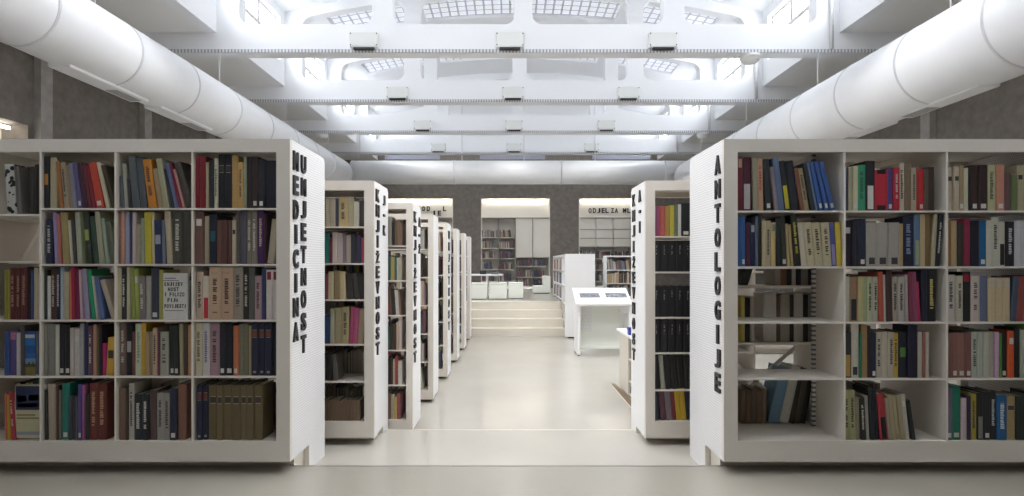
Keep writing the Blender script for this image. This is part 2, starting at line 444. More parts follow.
def row(D, x0, x1, yb, items, place, setback=.012, depth=None, want=True):
    """a shelf row transcribed in photo pixels at the plane of distance D"""
    px = F / D; its = []
    for q in items:
        if q[0] == 'gap': its.append(q); continue
        its.append((q[0], q[1], q[2], q[3], q[4] if len(q) > 4 else None))
    for n, (sh, w, h, a, q) in enumerate(pack(its, PX(x0, D), PX(x1, D), px)):
        if q[3] == 'none': continue
        d = depth or random.uniform(.14, .205)
        BOOKS.append(dict(x=sh, y=D + setback + random.uniform(0, .012), z=min(SNAP[place[2]], key=lambda v: abs(v - PZ(yb, D))) + .001, w=w, h=h, d=d, lean=a, col=q[3], deco=q[4], place=place, n=n, area=w * h * px * px, facing=-1, want=want))
D1 = 3.467; ZC1, ZC2 = 1.5 - 1.226, 1.5 - 1.352
zsh = [PZ(y, D1) for y in (208, 264, 320, 376.3)]; zsh4 = [PZ(214, D1), PZ(261, D1)] + zsh[2:]
zshR = [PZ(y, D1) for y in (210.5, 266.5, 322, 378.5)]
z2 = [PZ(y, 4.36) for y in (226.6, 263.2, 299.6, 344.2, 381.2)]
z2r = [PZ(y, 4.36) for y in (236.2, 271.7, 317.2, 352.7, 389.7)]
SNAP.update({'left front bookcase': zsh + zsh4 + [ZC1 + .13], 'right front bookcase': zshR + [ZC1 + .13], 'second bookcase on the left': z2 + [ZC2 + .13], 'second bookcase on the right': z2r + [ZC2 + .13]})
exec(compile(r'''
SL = "left front bookcase"; SR = "right front bookcase"
def LR(b0, x0, x1, yb, bay, shelf, items): row(3.467, x0, x1, yb, items, (shelf, bay, SL))
def RR(x0, x1, yb, bay, shelf, items): row(3.467, x0, x1, yb, items, (shelf, bay, SR))
T, SE, TH, FO, BO = 'top shelf', 'second shelf', 'third shelf', 'fourth shelf', 'bottom shelf'
b0, b1, b2, b3 = 'outermost bay in view', 'third bay from the aisle', 'second bay from the aisle', 'bay nearest the aisle'
LR(0, 1, 19, 214, b0, T, [(11,50,3,'1a1a1a','pat'),(5,48,4,'5a5752')])
LR(0, 27, 38, 214, b0, T, [(5,48,0,'2e2c2a'),(3.5,50,0,'26221f'),(3.5,51,0,'302c26')])
LR(0, 41.5, 113.5, 207, b1, T, [(6.5,52,0,'15161a','B:a8702c'),(8,51,0,'9a9378'),(4,47,4,'8a5a30'),(6,46,4,'8f8670','T'),(5,43,5,'7d6a50'),(5,45,5,'6a7088','L'),(5,46,6,'4c4668','L'),(5,46,7,'3a2030'),(4,44,7,'5a1c26'),(4,44,7,'702030'),(9,46,8,'a83c28','L'),(5,47,10,'b0a890'),(5,44,11,'3a3424')])
LR(0, 116.5, 191, 207, b2, T, [(4,32,2,'485058','L'),(4.5,45,3,'8c8c7c'),(4,30,2,'303034'),(8,52,5,'484e52'),(7,51,5,'454a50'),(9,49,6,'a86c1c','T'),(6,40,6,'8c7c60'),(6,50,8,'8a8a70'),(3,40,8,'2a3038'),(4,46,10,'505878','T'),(3,46,10,'701c34'),(3,40,10,'a07068'),(7,47,13,'3c3834')])
LR(0, 193.5, 276.5, 207.5, b3, T, [(5,52,0,'701420'),(6,52,0,'6c1420'),(3,46,0,'8c8468'),(5,48,0,'24282a'),(4,50,0,'a09c88','T'),(7,54,0,'16181e','B3'),(7,54,0,'141820','B3'),(6.5,53,0,'9a7c48'),(5,46,0,'a4844c','T'),(3,52,0,'78806c'),(6,52,0,'241c1e'),(6,52,0,'281a1c','L'),(6,49,0,'26262e','L'),(14,48,0,'121624')])
LR(0, 43.5, 113.5, 263, b1, SE, [(7,45,0,'1e2238','T'),(4,52,2,'8078a0'),(3,50,2,'9a5a50'),(7,52,3,'8a7c50'),(3,44,3,'a0a090'),(4,44,3,'3c3838'),(5,52,3,'8e9080'),(3,53,3,'5c6a40'),(6,52,4,'2a2e28','B:7c8a48'),(6,48,4,'36483c'),(5,53,5,'8a8872'),(3,46,5,'809080'),(6,42,6,'5a6050')])
LR(0, 116, 191, 263, b2, SE, [(3.5,53,0,'7a5848'),(3,53,0,'a88070'),(4.5,53,0,'84889c'),(2.5,50,0,'2c3458'),(4,52,0,'a89c98'),(5,40,0,'8a8070'),(4,46,0,'7e8a74'),(6.5,52,1,'a89c28'),(3,52,1,'b0a888'),(8,44,1,'26304e','B:8a8a98'),(3,44,1,'5c6470'),(6,53,3,'9a907a'),(10,53,0,'42413a','T'),(10,53,0,'3c3b36')])
LR(0, 193.5, 277, 263.5, b3, SE, [(9,53,0,'5a4038','LT'),(5,48,0,'8a8068'),(8,50,0,'16202c','B:20505a'),(6,44,0,'5a3c34'),(5,44,0,'4c302c'),(4,44,0,'543832'),(4.5,44,0,'a09880','B3'),(4,53,0,'4e4844'),(6.5,54,0,'464650'),(5.5,53,0,'6a6456','T'),(5.5,53,0,'6e665c','T'),(7,54,0,'3c1c4c','T:a09080'),(3,50,0,'301820'),(7,45,-5,'948a78')])
LR(0, 1, 38.5, 318.5, b0, TH, [(3,50,0,'7a7838'),(3,50,0,'8a8430'),(6.5,52,0,'4c2424','T:907060'),(6.5,52,0,'4c2222','T:907060'),(6.5,52,0,'502626','T:907060'),(4,53,0,'281c24'),(2.5,50,0,'3a4870'),(5,52,0,'a49c88'),(4,46,0,'9c9480')])
LR(0, 41.5, 113, 318.5, b1, TH, [(3,50,0,'2c3830'),(4.5,44,0,'b0b0ac','B:903848'),(6.5,52,0,'4a3028','T'),(6,53,0,'20243a','T:a8a8b0'),(4,53,0,'8a98a0'),(6,48,0,'9a9078'),(3,50,0,'b0704c'),(4,53,1,'841c34'),(5,53,1,'6c2040'),(3,50,2,'a08890'),(6,51,3,'847c94'),(5,50,5,'1c8458'),(3,44,5,'a0a090'),(6,42,6,'485880'),(6,41,12,'9c9080')])
LR(0, 115.5, 161, 319.5, b2, TH, [(4,53,0,'a8a080'),(5,52,0,'28282a','T:b0b0a8'),(3,53,0,'a09c80'),(4,53,2,'7c8440'),(4,51,2,'8c9848','LT'),(7,44,1,'6c6464','T'),(5,44,0,'8c8880'),(8,52,0,'343844','L'),(4,50,0,'8c8848')])
LR(0, 194, 277, 320, b3, TH, [(7,48,0,'a49080','T'),(6.5,44,0,'b0a898','S:a02430'),(11.5,53,0,'a48c74','M'),(11.5,53,0,'a08670','M'),(9.5,53,0,'847c70','T'),(6,53,0,'242420','T'),(6,53,0,'4a4c48'),(6.5,44,0,'8c7478','T'),(4.5,52,0,'2a3050'),(6,50,0,'b0a8a4','BT:702030'),(5.5,50,0,'aca4a0','BT:702030')])
LR(0, 1, 22, 375, b0, FO, [(5,44,0,'2c4478'),(8,45,0,'504478','BT:a06080'),(4,43,0,'a8a4a0'),(4,50,0,'484444')])
LR(0, 36, 39, 375, b0, FO, [(3,45,0,'a8a8a0')])
LR(0, 41.5, 113.5, 375, b1, FO, [(4,52,0,'7c7a70'),(8,52,0,'70706a'),(4,51,0,'a8a89c'),(6,52,0,'222428','L'),(6.5,51,0,'242428','L'),(4,48,0,'a09890'),(6,47,0,'a8a4a0','LT'),(4,52,0,'8c8c8c'),(5,53,0,'282c50'),(5,50,0,'5a3c48','T'),(4,51,0,'a07c64'),(3,48,0,'605438','T'),(3,50,0,'28242c'),(4,32,0,'a01c60'),(9,38,-2,'b08c30','B:30302c')])
LR(0, 117, 191.5, 375.5, b2, FO, [(7,53,0,'64524a','T'),(7,52,0,'202026','B:909090'),(3,44,0,'6a4040'),(7.5,52,0,'a8b098','T:70886c'),(4.5,53,0,'a88424'),(4,44,0,'8c7c60'),(4,44,0,'84745c'),(5,48,0,'a08c78','T'),(3,44,0,'5c3040'),(9,44,0,'8c8c80','T'),(5.5,50,1,'222822','L'),(5.5,50,1,'202620','L'),(4,52,1,'8c8468'),(5,52,0,'3c3024'),(6,51,0,'9a7858')])
LR(0, 194, 277, 376, b3, FO, [(7,53,0,'a8a088','T:5c4c40'),(7,53,0,'a8a4a0','T:505080'),(10,53,0,'8c7078','T'),(6,53,0,'1c1c26','L'),(8,53,0,'12161e','L'),(5,50,0,'a05c3c','L'),(5.5,52,0,'686450'),(5,52,0,'60604e'),(2.5,50,0,'8c7858'),(7,53,0,'181e30','B2'),(7,53,0,'181c30','B2'),(7,53,0,'181e32','B2'),(6,53,0,'10121c')])
LR(0, 1, 13.5, 438, b0, BO, [(3,46,1,'b05040'),(4,45,1,'a88828','S:2c4c80'),(5,48,3,'902838','T')])
LR(0, 41.5, 104, 439, b1, BO, [(3,50,1,'30302c'),(9,56,1,'948878'),(3,54,0,'4a2c28'),(3,50,0,'605c50'),(8,57,0,'1c6c60','L'),(4,44,0,'3c3c44'),(4,44,0,'34363e'),(3,44,0,'4c4c54'),(4,56,0,'48387c','L'),(3,55,0,'884c70'),(5,47,0,'2e2c2a'),(8.5,57,0,'64302a','T:a08060'),(10,57,0,'5c2a24','T:a08060')])
LR(0, 117, 184, 439.5, b2, BO, [(7,52,0,'6c5446'),(3,50,0,'3a3028'),(5.5,57,0,'98968c','T'),(8.5,46,0,'22262c','T:b0b0a8'),(7,46,0,'20242a','T:b0b0a8'),(8,50,0,'4c3c38'),(7,47,0,'888480','T'),(6.5,47,0,'84807c','T'),(7.5,52,0,'1e2236','L'),(9,56,0,'6e4c3e')])
LR(0, 195, 261, 440, b3, BO, [(5.5,55,0,'161c32','B2'),(5.5,55,0,'161c32','B2'),(9,55,0,'5c5036','B3'),(5.5,55,0,'60543a','B3'),(9,55,0,'5e5238','B3'),(8,55,0,'5a4e36','B3'),(6,55,0,'60543c','B3'),(6.5,55,0,'5c5038','B3'),(8.5,55,0,'5a4e34','B3')])
r1, r2, r3 = 'bay nearest the aisle', 'second bay from the aisle', 'third bay from the aisle'
RR(738.5, 837, 210, r1, T, [(6,54,0,'5c1828','BT:a08868'),(11,54,0,'3c1422','S:a09c9c'),(6,53,1,'807c68'),(6.5,53,1,'a08068','T:903830'),(7,52,3,'24282c','L'),(4,44,5,'74686c'),(7,53,6,'4c5c78'),(7,50,6,'20262e','S:a8a020'),(9,50,6,'1c2028'),(5,43,7,'6c4838'),(6,43,7,'908460','T'),(5,48,9,'282c30'),(3,50,9,'5a7090'),(5,50,10,'2c4c84','L'),(5,50,11,'2a4880','L'),(5.5,50,12,'2c4c84','L')])
RR(739, 844, 266, r1, SE, [(4,50,0,'264c80'),(5,50,0,'2c5488','L'),(5,44,0,'402030'),(5.5,43,0,'1c2040','BT:9090a0'),(3,50,0,'54606c'),(4,53,0,'1c1c1c','T:b0b0a8'),(5,46,0,'a49878'),(6,46,0,'a0947c','T'),(5,44,0,'a08c5c','BT:606a5c'),(5,48,1,'202428'),(6,50,2,'2a3028','L'),(3,43,2,'9c8860'),(3,42,3,'98845c'),(7,52,5,'20221c','T:a8a040'),(7,44,4,'a8a090'),(9,44,4,'a0987c','T:3a3428'),(9,44,4,'a0987c','T:3a3428'),(9,44,3,'a0987c','T:3a3428'),(6,44,3,'404880','S:8078a0'),(6,44,2,'b09c30')])
RR(846.5, 937, 210, r2, T, [(4,44,0,'303850'),(4,44,0,'a09c80','L'),(5,45,0,'a8a488','L'),(7.5,46,0,'2a7c5c','T:204838'),(9,50,0,'181c20','S:b0aca8'),(13,41,0,'9c1c2c','B4'),(5,43,0,'44386c','L'),(6,43,0,'98182c','T'),(5.5,48,0,'a8a490','T'),(6,46,0,'6c5c48'),(5,43,0,'98907c','T'),(3,43,0,'8c2020'),(5,42,0,'a81c24','L'),(4,42,0,'4c4038'),(6,44,0,'342820')])
RR(846.5, 946, 266, r2, SE, [(7,46,0,'281c28','LT'),(4,46,0,'20222c','L'),(4,46,0,'1e222e','L'),(7,48,0,'1c2434','L'),(10.5,44,0,'8c8880','LD'),(11.5,44,0,'8c8880','LD'),(11,44,0,'8c8880','LD'),(4,43,0,'98805c'),(11,50,0,'1c2034','T:7080a0'),(6,52,0,'486078','S:7c8468'),(5.5,53,0,'a09070'),(5,53,0,'6c5434'),(4,53,-3,'908870'),(5,52,-4,'1c2024','T:b0b0a8')])
RR(846.5, 938, 321.5, r2, TH, [(5.5,45,0,'a4a494'),(8,45,0,'8c7058','S:2c2c34'),(5,45,0,'a0986c'),(5,45,0,'8a9470'),(5,45,0,'a0a488','T:202420'),(5,45,0,'98988c','T:202420'),(5,50,1,'9c4838'),(3,47,1,'a0a098'),(6,52,1,'3c2c2c'),(5,45,0,'989080','T:202420'),(6,45,0,'98948c','T:202420'),(4,47,1,'948c88'),(4,50,2,'703044'),(4,50,2,'7c3c58'),(3,40,2,'a82848'),(6,52,0,'1c2030'),(9,52,0,'141618','T:b0a060')])
RR(846.5, 931, 378, r2, FO, [(7,46,0,'2c2c30','S:a08040'),(8,54,0,'a8a498','LD'),(2.5,45,0,'2a6a50'),(6,53,0,'8c7048'),(3,52,0,'30242c'),(5,45,0,'1a2432','L'),(6,46,0,'9c9488','T'),(6,46,0,'a09888'),(6,46,0,'9c9484','T'),(5,45,0,'a88c30','T'),(8.5,46,0,'1c202c','B:4c7838'),(10,53,0,'181428'),(5,46,0,'a09c8c'),(3,46,0,'805048'),(3.5,46,0,'a09c90')])
RR(845.5, 918, 440, r2, BO, [(6,50,1,'909068','T'),(6.5,50,1,'8e8e66','T'),(4,42,1,'7c7460'),(6,42,2,'242420','T'),(4,44,2,'8c8880'),(4,52,3,'202828'),(5,50,3,'18202c'),(8,46,4,'942830','S:141416'),(3,42,4,'8c8070'),(5,44,4,'908468'),(5,44,5,'94886c'),(5,45,5,'8e8468'),(5,46,5,'a09c94','LT'),(4,40,6,'1a1c1e')])
RR(949.5, 1051, 210, r3, T, [(6,44,0,'a09480','B3'),(5.5,44,0,'a09480','B3'),(5,46,0,'8c7c60','L'),(4,43,0,'a8a48c'),(3,44,0,'1c1c1c'),(7,46,0,'342420','L'),(9,46,0,'2c1c1e','L'),(8.5,46,0,'9c9c78','T:404838'),(7.5,46,0,'a0705c','L'),(7,38,0,'5c4448'),(6,36,0,'54603c'),(6,46,0,'948c70','B3'),(8,46,0,'908870'),(8,44,0,'502c2c'),(8,46,0,'706858')])
RR(949.5, 1051, 266, r3, SE, [(4,46,0,'7c5c30'),(6,46,0,'9c8868'),(5.5,44,0,'30302c'),(6,48,0,'742038'),(9,46,0,'1a1a26'),(6.5,46,0,'14507c','L'),(5,46,0,'a8a498'),(7,49,0,'a0a090','T'),(6,45,0,'a8a498','S:1c1c1c'),(8,45,0,'18161c','T:a0a0a0'),(7,46,0,'a0a0a4'),(8,46,0,'98989c','T'),(8,45,0,'4c4844'),(9,47,0,'84806c')])
RR(949.5, 1051, 321.5, r3, TH, [(8,47,0,'a8a49c','T'),(6,46,0,'a09c8c','T'),(8,50,0,'1c2020','BT:802030'),(8,46,0,'a89c94','T:404040'),(7,46,0,'545c74'),(7,44,0,'a89878','BT:a09c90'),(7,44,0,'a89878','BT:a09c90'),(6.5,44,0,'a89878','BT:a09c90'),(5,45,-3,'3c4858'),(5,45,-3,'7c3c38'),(6,46,-3,'803c34'),(7,46,-3,'5c2c28'),(8,46,-3,'484440')])
RR(949.5, 1051, 378, r3, FO, [(5,45,0,'704c44'),(6,45,0,'744e46','L'),(7,45,0,'7c564c','L'),(6,45,0,'6a443e','L'),(5.5,46,0,'949890','T'),(5.5,46,0,'8c9488'),(6,46,0,'989888'),(5,46,0,'9c988c'),(4,46,0,'a888a0'),(3,45,0,'4c7c30'),(5.5,45,0,'16181c','L'),(6,47,0,'b04418','LT'),(6,50,0,'14161a'),(4,48,0,'8c9080'),(7,53,0,'6c8c40'),(8,48,0,'3c3c40'),(8,48,0,'88807c')])
RR(948, 1051, 440, r3, BO, [(6,52,0,'605468','L'),(8,54,0,'106450','L'),(5,42,0,'a89898'),(4,44,0,'2c2448'),(5.5,46,0,'948428','T'),(6,47,0,'1a1a1a','S:6c6c68'),(6,48,0,'1c1c20','L'),(6,48,0,'181a1c','T:a0a0a0'),(9,45,0,'144c78','T:b0b8c0'),(8.5,44,0,'8c7850','B3'),(9,44,0,'14201c'),(10,44,0,'16281c'),(10,46,0,'201c1c')])
D2 = 4.36; S2 = 'second bookcase on the left'; R2_ = 'second bookcase on the right'
def L2(yb, shelf, items, x1=364.5, x0=318): row(D2, x0, x1, yb, [(6,27,0,'4a4440')] + items, (shelf, 'shown end', S2))
L2(226, T, [(5,28,0,'98907c'),(5,28,0,'8c8474','T'),(3,28,0,'2c3440'),(9,30,0,'98845c','T'),(6,30,0,'8c8468'),(5,25,0,'a09c90'),(5,26,1,'34302c')])
L2(262.5, SE, [(5,30,0,'1c6860'),(3,26,0,'5c2c34'),(5,31,0,'a89c94'),(6,30,0,'98908c','T'),(4,29,0,'74606c'),(5,28,0,'8c8478'),(6,29,0,'24262c','L'),(5,28,0,'2c2c44'),(4,26,0,'883040')])
L2(299, TH, [(3,26,0,'7c3850'),(5,28,0,'a8a080'),(6,29,0,'807050'),(5,28,0,'a89878'),(6,26,2,'2c2a28'),(5,26,3,'34322e'),(5,26,3,'242424')])
L2(343.5, FO, [(6,28,0,'28406c'),(4,35,0,'989480'),(8,36,0,'8c8468'),(8,37,0,'948864','T'),(4,37,-2,'8c3858'),(5,36,-2,'904060'),(6,35,-2,'8c7c68')])
L2(380.5, 'fifth shelf', [(5,27,1,'242424'),(4,26,2,'54504a')], 337)
def R2(yb, shelf, items, x0=653.5, x1=700): row(D2, x0, x1, yb, items, (shelf, 'shown end', R2_))
R2(235.5, T, [(3,30,0,'4c6c80'),(4,30,0,'80405c'),(5,30,0,'a04840'),(5,30,0,'8c7038'),(4,31,0,'a89c28'),(4,32,0,'5c6458'),(3,32,0,'a8a8a4'),(9,33,0,'16181c','L'),(9,33,0,'14161a')])
R2(271, SE, [(8.4,31,0,'1a1a1e','TS')] * 6)
R2(316.5, TH, [(8.4,31,0,'1a1a1e','TS')] * 6)
R2(352, FO, [(8.4,33,0,'18181c','TS')] * 6)
R2(389, 'fifth shelf', [(5,34,2,'1c1c20'),(4,34,3,'8c8c80'),(6,33,3,'1a1c1e'),(6,33,3,'1c1c1e'),(6,34,3,'1a1a1c'),(6,33,3,'1c1e20'),(6,33,3,'18181a')])
R2(427, 'bottom shelf', [(5,30,2,'28303c'),(6,30,3,'4c2c34'),(6,31,3,'6c6068'),(4,31,3,'702c34'),(5,32,3,'b09420'),(5,32,3,'a88c20'),(6,32,4,'242c44'),(5,28,4,'8c7458')])
''', 'rows', 'exec'))
# rows that show only as a background: random rows
PAL = ['98907c', '8c8474', '2c3440', '98845c', 'a09c90', '34302c', '2c5c58', '5c3438', 'a89c94', '74686c', '24262c', '2c2c38', '783c44', '64404c', '34425c', 'a8a49c', '6c5446', '3a3028', '4c3c38', '5c5036', '202428', 'a08c78', '7c3430', 'a08c48', '8c8880']
def rnd_row(xa, xb, D, z, hmin, hmax, d=.17, facing=-1, pal=PAL, wmin=.016, wmax=.038, lean=.3, fill=1.0, axis='x'):
    x = xa; a = 0; end = xa + (xb - xa) * fill
    if random.random() < lean: a = random.choice((.06, .1, .14))
    x += math.sin(abs(a)) * hmax
    while True:
        w = random.uniform(wmin, wmax); h = random.uniform(hmin, hmax)
        if x + w / math.cos(a) > end: break
        BOOKS.append(dict(x=x, y=D, z=z, w=w, h=h, d=d, lean=a, col=random.choice(pal), deco=None, place=None, n=0, area=0, facing=facing, want=False, axis=axis))
        x += w / math.cos(a) + .001

# ------------------------------------------------------------------ bookcases
def vertical_word(mb, word, fn, u0, vtop, w, h, pitch, t=.012):
    for i, ch in enumerate(word): put_glyph(mb, ch, fn, u0, vtop - i * pitch - h, w, h, t)
def bookcase(s, xp, width, yf, yk, zb, fl, notch, label, bays, shelves, words=(), panel=PERF, H=2.0, stile=.085, top=.08, bot=.13, group=None, uprights=False, ends=True):
    """s: -1 left, +1 right of the aisle; xp: |X| of the aisle side; bays: list of |X| divider offsets from xp; shelves: heights of shelf tops"""
    X = lambda u: s * (xp + u)
    t = thing('bookcase', (X(width / 2), (yf + yk) / 2, zb), label, 'bookcase', group)
    zt = zb + H
    # end panel on the aisle
    if notch: MB().box(X(-.001), X(.031), notch[0] - .004, notch[0] - .0005, notch[1], zb - .001).build('leg_edge', METAL, t)
    e = .032
    pts = [(yf + e, zb), (yf + e, zt), (yk - .03, zt), (yk, zt - .03)]
    if notch: pts += [(yk, notch[1]), (notch[0], notch[1]), (notch[0], zb)]
    else: pts += [(yk, zb)]
    pm = MB().prism(pts, lambda p, q: (q, p[0], p[1]), X(0), X(.03)); pm.build('end_panel', panel, t)
    MB().prism(pts, lambda p, q: (q, p[0], p[1]), X(width - .03), X(width)).build('end_panel', panel, t)
    fr = MB()
    fr.box(X(0), X(width), yf, yf + e, zt - top, zt).box(X(0), X(width), yf, yf + e, zb, zb + bot)
    fr.box(X(0), X(stile), yf, yf + e, zb + bot, zt - top).box(X(width - stile), X(width), yf, yf + e, zb + bot, zt - top)
    fr.build('front_frame', METAL, t)
    fr = MB()
    fr.box(X(.03), X(width - .03), yk - e, yk, zt - top, zt).box(X(.03), X(width - .03), yk - e, yk, zb, zb + bot)
    fr.box(X(.03), X(stile), yk - e, yk, zb + bot, zt - top).box(X(width - stile), X(width - .03), yk - e, yk, zb + bot, zt - top)
    fr.build('rear_frame', METAL, t)
    MB().box(X(.03), X(width - .03), yf + e, yk - e, zt - .03, zt - .002).build('top_panel', METAL, t)
    MB().box(X(.03), X(width - .03), yf + e, yk - e, zb + bot - .025, zb + bot).build('base_panel', METAL, t)
    pl = MB()
    if notch: pl.box(X(.035), X(width - .035), E1 + .012 if yf < 4 else notch[0] - .17, notch[0] - .004, fl if yf > 4 else F2, zb)
    else: pl.box(X(.05), X(width - .05), yf + .09, yk - .09, fl, zb)
    pl.build('plinth', PLINTH if not notch else STEPM, t)
    edges = [stile - .003] + list(bays) + [width - stile + .003]
    for b in bays: MB().box(X(b - .0055), X(b + .0055), yf + .002, yk - .034, zb + bot - .004, zt - .03).build('divider', METAL, t)
    for i in range(len(edges) - 1):
        a, b = edges[i] + (.0058 if i else 0), edges[i + 1] - .0058
        if i >= len(shelves): break
        for z in shelves[i]:
            MB().box(X(a), X(b), yf + .004, (yf + yk) / 2 - .012, z - .011, z).build('shelf', METAL, t)
            zr_ = z if not uprights or i else {0: z, 1: z, 2: 1.353, 3: .965}[shelves[i].index(z)]
            MB().box(X(a), X(b), (yf + yk) / 2 + .012, yk - .035, zr_ - .018, zr_).build('shelf', METAL, t)
    if uprights:
        ym = (yf + yk) / 2
        for u in (stile + .014, bays[0] - .018): MB().box(X(u - .011), X(u + .011), ym - .011, ym + .010, zb + bot, zt - .03).build('slotted_upright', SLOT, t)
        for za, zc in ((zb + bot + .01, zb + .62), (zb + .62, zb + bot + .01)):
            MB().prism([(X(stile + .05), za), (X(bays[0] - .06), zc), (X(bays[0] - .06), zc + .035), (X(stile + .05), za + .035)], lambda p, q: (p[0], q, p[1]), ym + .16, ym + .165).build('cross_brace', METAL, t)
    for word, u0, vt, w, h, pitch in words:
        mb = MB()
        # seen from the aisle the text runs left to right
        if s < 0: fn = lambda u, v, n: (X(0) + n, yf + u, v)
        else: fn = lambda u, v, n: (X(0) - n, yf + u0 * 2 + w - u, v)
        for i, ch in enumerate(word):
            mb = MB(); put_glyph(mb, ch, fn, u0, vt - i * pitch - h, w, h, .012); mb.build('letter', BLACK, t)
    return t
LX, RX = 1.356, 1.331
def offs(xs, xp, s): return [abs(PX(x, D1)) - xp for x in xs]
lb = offs((192, 115, 40), LX, -1) + [2.05]
bookcase(-1, LX, 2.65, D1, 4.12, ZC1, F1, (3.80, F2), 'big white bookcase at left front with two columns of black letters on its end', lb, [zsh, zsh, zsh, zsh4, zsh[1:]],
         [('MEDICINA', .04, PZ(151.6, 3.55), .080, .122, .1544), ('UMJETNOST', .172, PZ(156, 3.68), .082, .117, .1470)])
rb = offs((845, 947.5), RX, 1)
bookcase(1, RX, 2.05, D1, 4.12, ZC1, F1, (3.80, F2), 'big white bookcase at right front with one column of black letters and partly empty shelves', rb, [zshR, zshR, zshR],
         [('ANTOLOGIJE', .045, PZ(155.3, 3.55), .088, .121, .1535)], uprights=True)
bookcase(-1, 1.05, 2.2, 4.35, 4.86, ZC2, F2, (4.67, F3), 'white bookcase standing second along the left side of the aisle', [.85, 1.6], [z2, z2, z2],
         [('KNJIŽEVNOST', .05, PZ(189, 4.42), .105, .098, .1215), ('J-K', .30, PZ(195.5, 4.68), .07, .085, .125)], H=2.0, top=.075, stile=.075, panel=CASEWHITE)
bookcase(1, 1.06, 2.2, 4.35, 4.86, ZC2, F2, (4.67, F3), 'white bookcase standing second along the right side of the aisle', [.85, 1.6], [z2r, z2r, z2r],
         [('KNJIŽEVNOST', .34, PZ(194.5, 4.72), .09, .098, .13), ('A-I', .13, PZ(190, 4.5), .07, .095, .125)], H=2.0, top=.075, stile=.075, panel=CASEWHITE)
# rows of the aisle on the left, third to eighth
YF = [4.90, 6.05, 7.27, 8.50, 9.72, 10.95]
XPS = [.845, .82, .80, .79, .775, .765]
ZC3 = .037
nth = ['third', 'fourth', 'fifth', 'sixth', 'seventh', 'eighth']
sh3 = [ZC3 + .10 + .305 * i for i in range(1, 6)]
W3 = [('KNJIŽEVNOST', .05, ZC3 + 1.93, .11, .095, .125), None, ('UMJETNOST', .08, ZC3 + 1.9, .13, .11, .15), None, None, None]
for i, y in enumerate(YF):
    w = [] if W3[i] is None else [W3[i]]
    if i == 0: w.append(('A-Ž', .30, ZC3 + 1.90, .09, .09, .125))
    yk = y + .45
    if i == 5: yk = 11.38
    bookcase(-1, XPS[i], 1.7, y, yk, ZC3, F3, None, 'white bookcase standing %s along the left side of the aisle' % nth[i], [.85], [sh3, sh3], w, panel=CASEWHITE, stile=.055, top=.055, bot=.10)
    for z in [ZC3 + .10] + sh3:
        rnd_row(-(XPS[i] + .84), -(XPS[i] + .08), y + .014, z, .19, .265, .16)
        rnd_row(-(XPS[i] + .84), -(XPS[i] + .08), (y + yk) / 2 + .02, z, .19, .25, .15, 1)
# back sides of the first two pairs: fore-edges towards us
FORE = ['4c4438', '54483a', '3c3630', '605444', '2c2a28']
for z in [ZC1 + .13] + zsh[::-1]:
    for a, b in ((-LX - lb[0] + .02, -LX - .09), (-LX - lb[1] + .02, -LX - lb[0] - .02), (-LX - lb[2] + .02, -LX - lb[1] - .02), (-LX - lb[3] + .02, -LX - lb[2] - .02)):
        if a < -LX - lb[2] - .1 and z > 1.4: continue
        rnd_row(a, b, 3.84, z, .20, .29, .18, 1, PAL + FORE, lean=.4, fill=random.choice((1, .95, .75)))
for z in [ZC1 + .13] + zshR[::-1]:
    for i, (a, b) in enumerate(((RX + rb[0] + .02, RX + rb[1] - .02), (RX + rb[1] + .02, RX + 1.95))):
        rnd_row(a, b, 3.84, z, .19, .29, .18, 1, PAL + FORE, lean=.55, fill=random.choice((1, .9, .8)))
def rear(x0, z, its, D=3.84):
    x = PX(x0, D)
    for w, h, a, c in its:
        w *= D / F; h *= D / F
        if c != 'none': BOOKS.append(dict(x=x + (math.sin(-a) * 0 if a >= 0 else w), y=D, z=z, w=w, h=h, d=.17, lean=a, col=c, deco=None, place=None, n=0, area=0, facing=-1, want=False))
        x += w / math.cos(a) + .001
for z in (zshR[0], zshR[1]): rnd_row(RX + .09, RX + rb[0] - .05, 3.84, z + .001, .2, .29, .18, 1, PAL + FORE, lean=.2)
rear(741, 1.354, [(7, 30, -.3, '2c2a2a'), (26, 30, 0, 'none'), (6, 32, 0, '8c8478'), (6, 30, 0, '6c4a34'), (5, 34, 0, '24262c'), (4, 33, 0, 'a09c94'), (5, 32, 0, '24242a'), (7, 34, 0, '74706c'), (5, 34, 0, '2c2c30')])
rear(741, .966, [(4, 46, 0, 'b0a050'), (5, 44, 0, '202228'), (4, 45, 0, 'a89c90'), (9, 0.1, 0, 'none'), (13, 49, 0, 'a8a49c'), (4, 46, 0, '54483a'), (9, 48, 0, '8c8478'), (4, 47, 0, '2c2a28'), (9, 49, 0, 'a09c94'), (5, 47, 0, '24262c'), (7, 49, 0, '74706c'), (4, 47, 0, '2c3440')])
rear(741, ZC1 + .131, [(5, 34, 0, '5c4a38'), (5, 33, 0, '604e3c'), (5, 35, 0, '54463a'), (6, 33, 0, '5c4a38'), (4, 34, 0, '6c5a48')])
rear(768, ZC1 + .131, [(11, 56, -.22, '587890'), (9, 58, -.22, 'a8a8a0'), (5, 54, -.2, '34302c'), (5, 52, -.2, '4c4438'), (6, 54, -.18, '24262c')])
rear(19.5, PZ(214, D1) + .001, [(8, 52, 0, '5ca8b8')], 3.86)
for z in [ZC2 + .13] + z2[::-1]:
    rnd_row(-1.05 - .83, -1.05 - .09, 4.66, z, .17, .215, .14, 1, FORE + PAL[:4])
for i, z in enumerate([ZC2 + .13] + z2r[::-1]):
    rnd_row(1.06 + .09, 1.06 + .83, 4.66, z, .13, .165, .14, 1, ['a8a098', '8c3438', 'a89c88', '74706c', '98907c'])
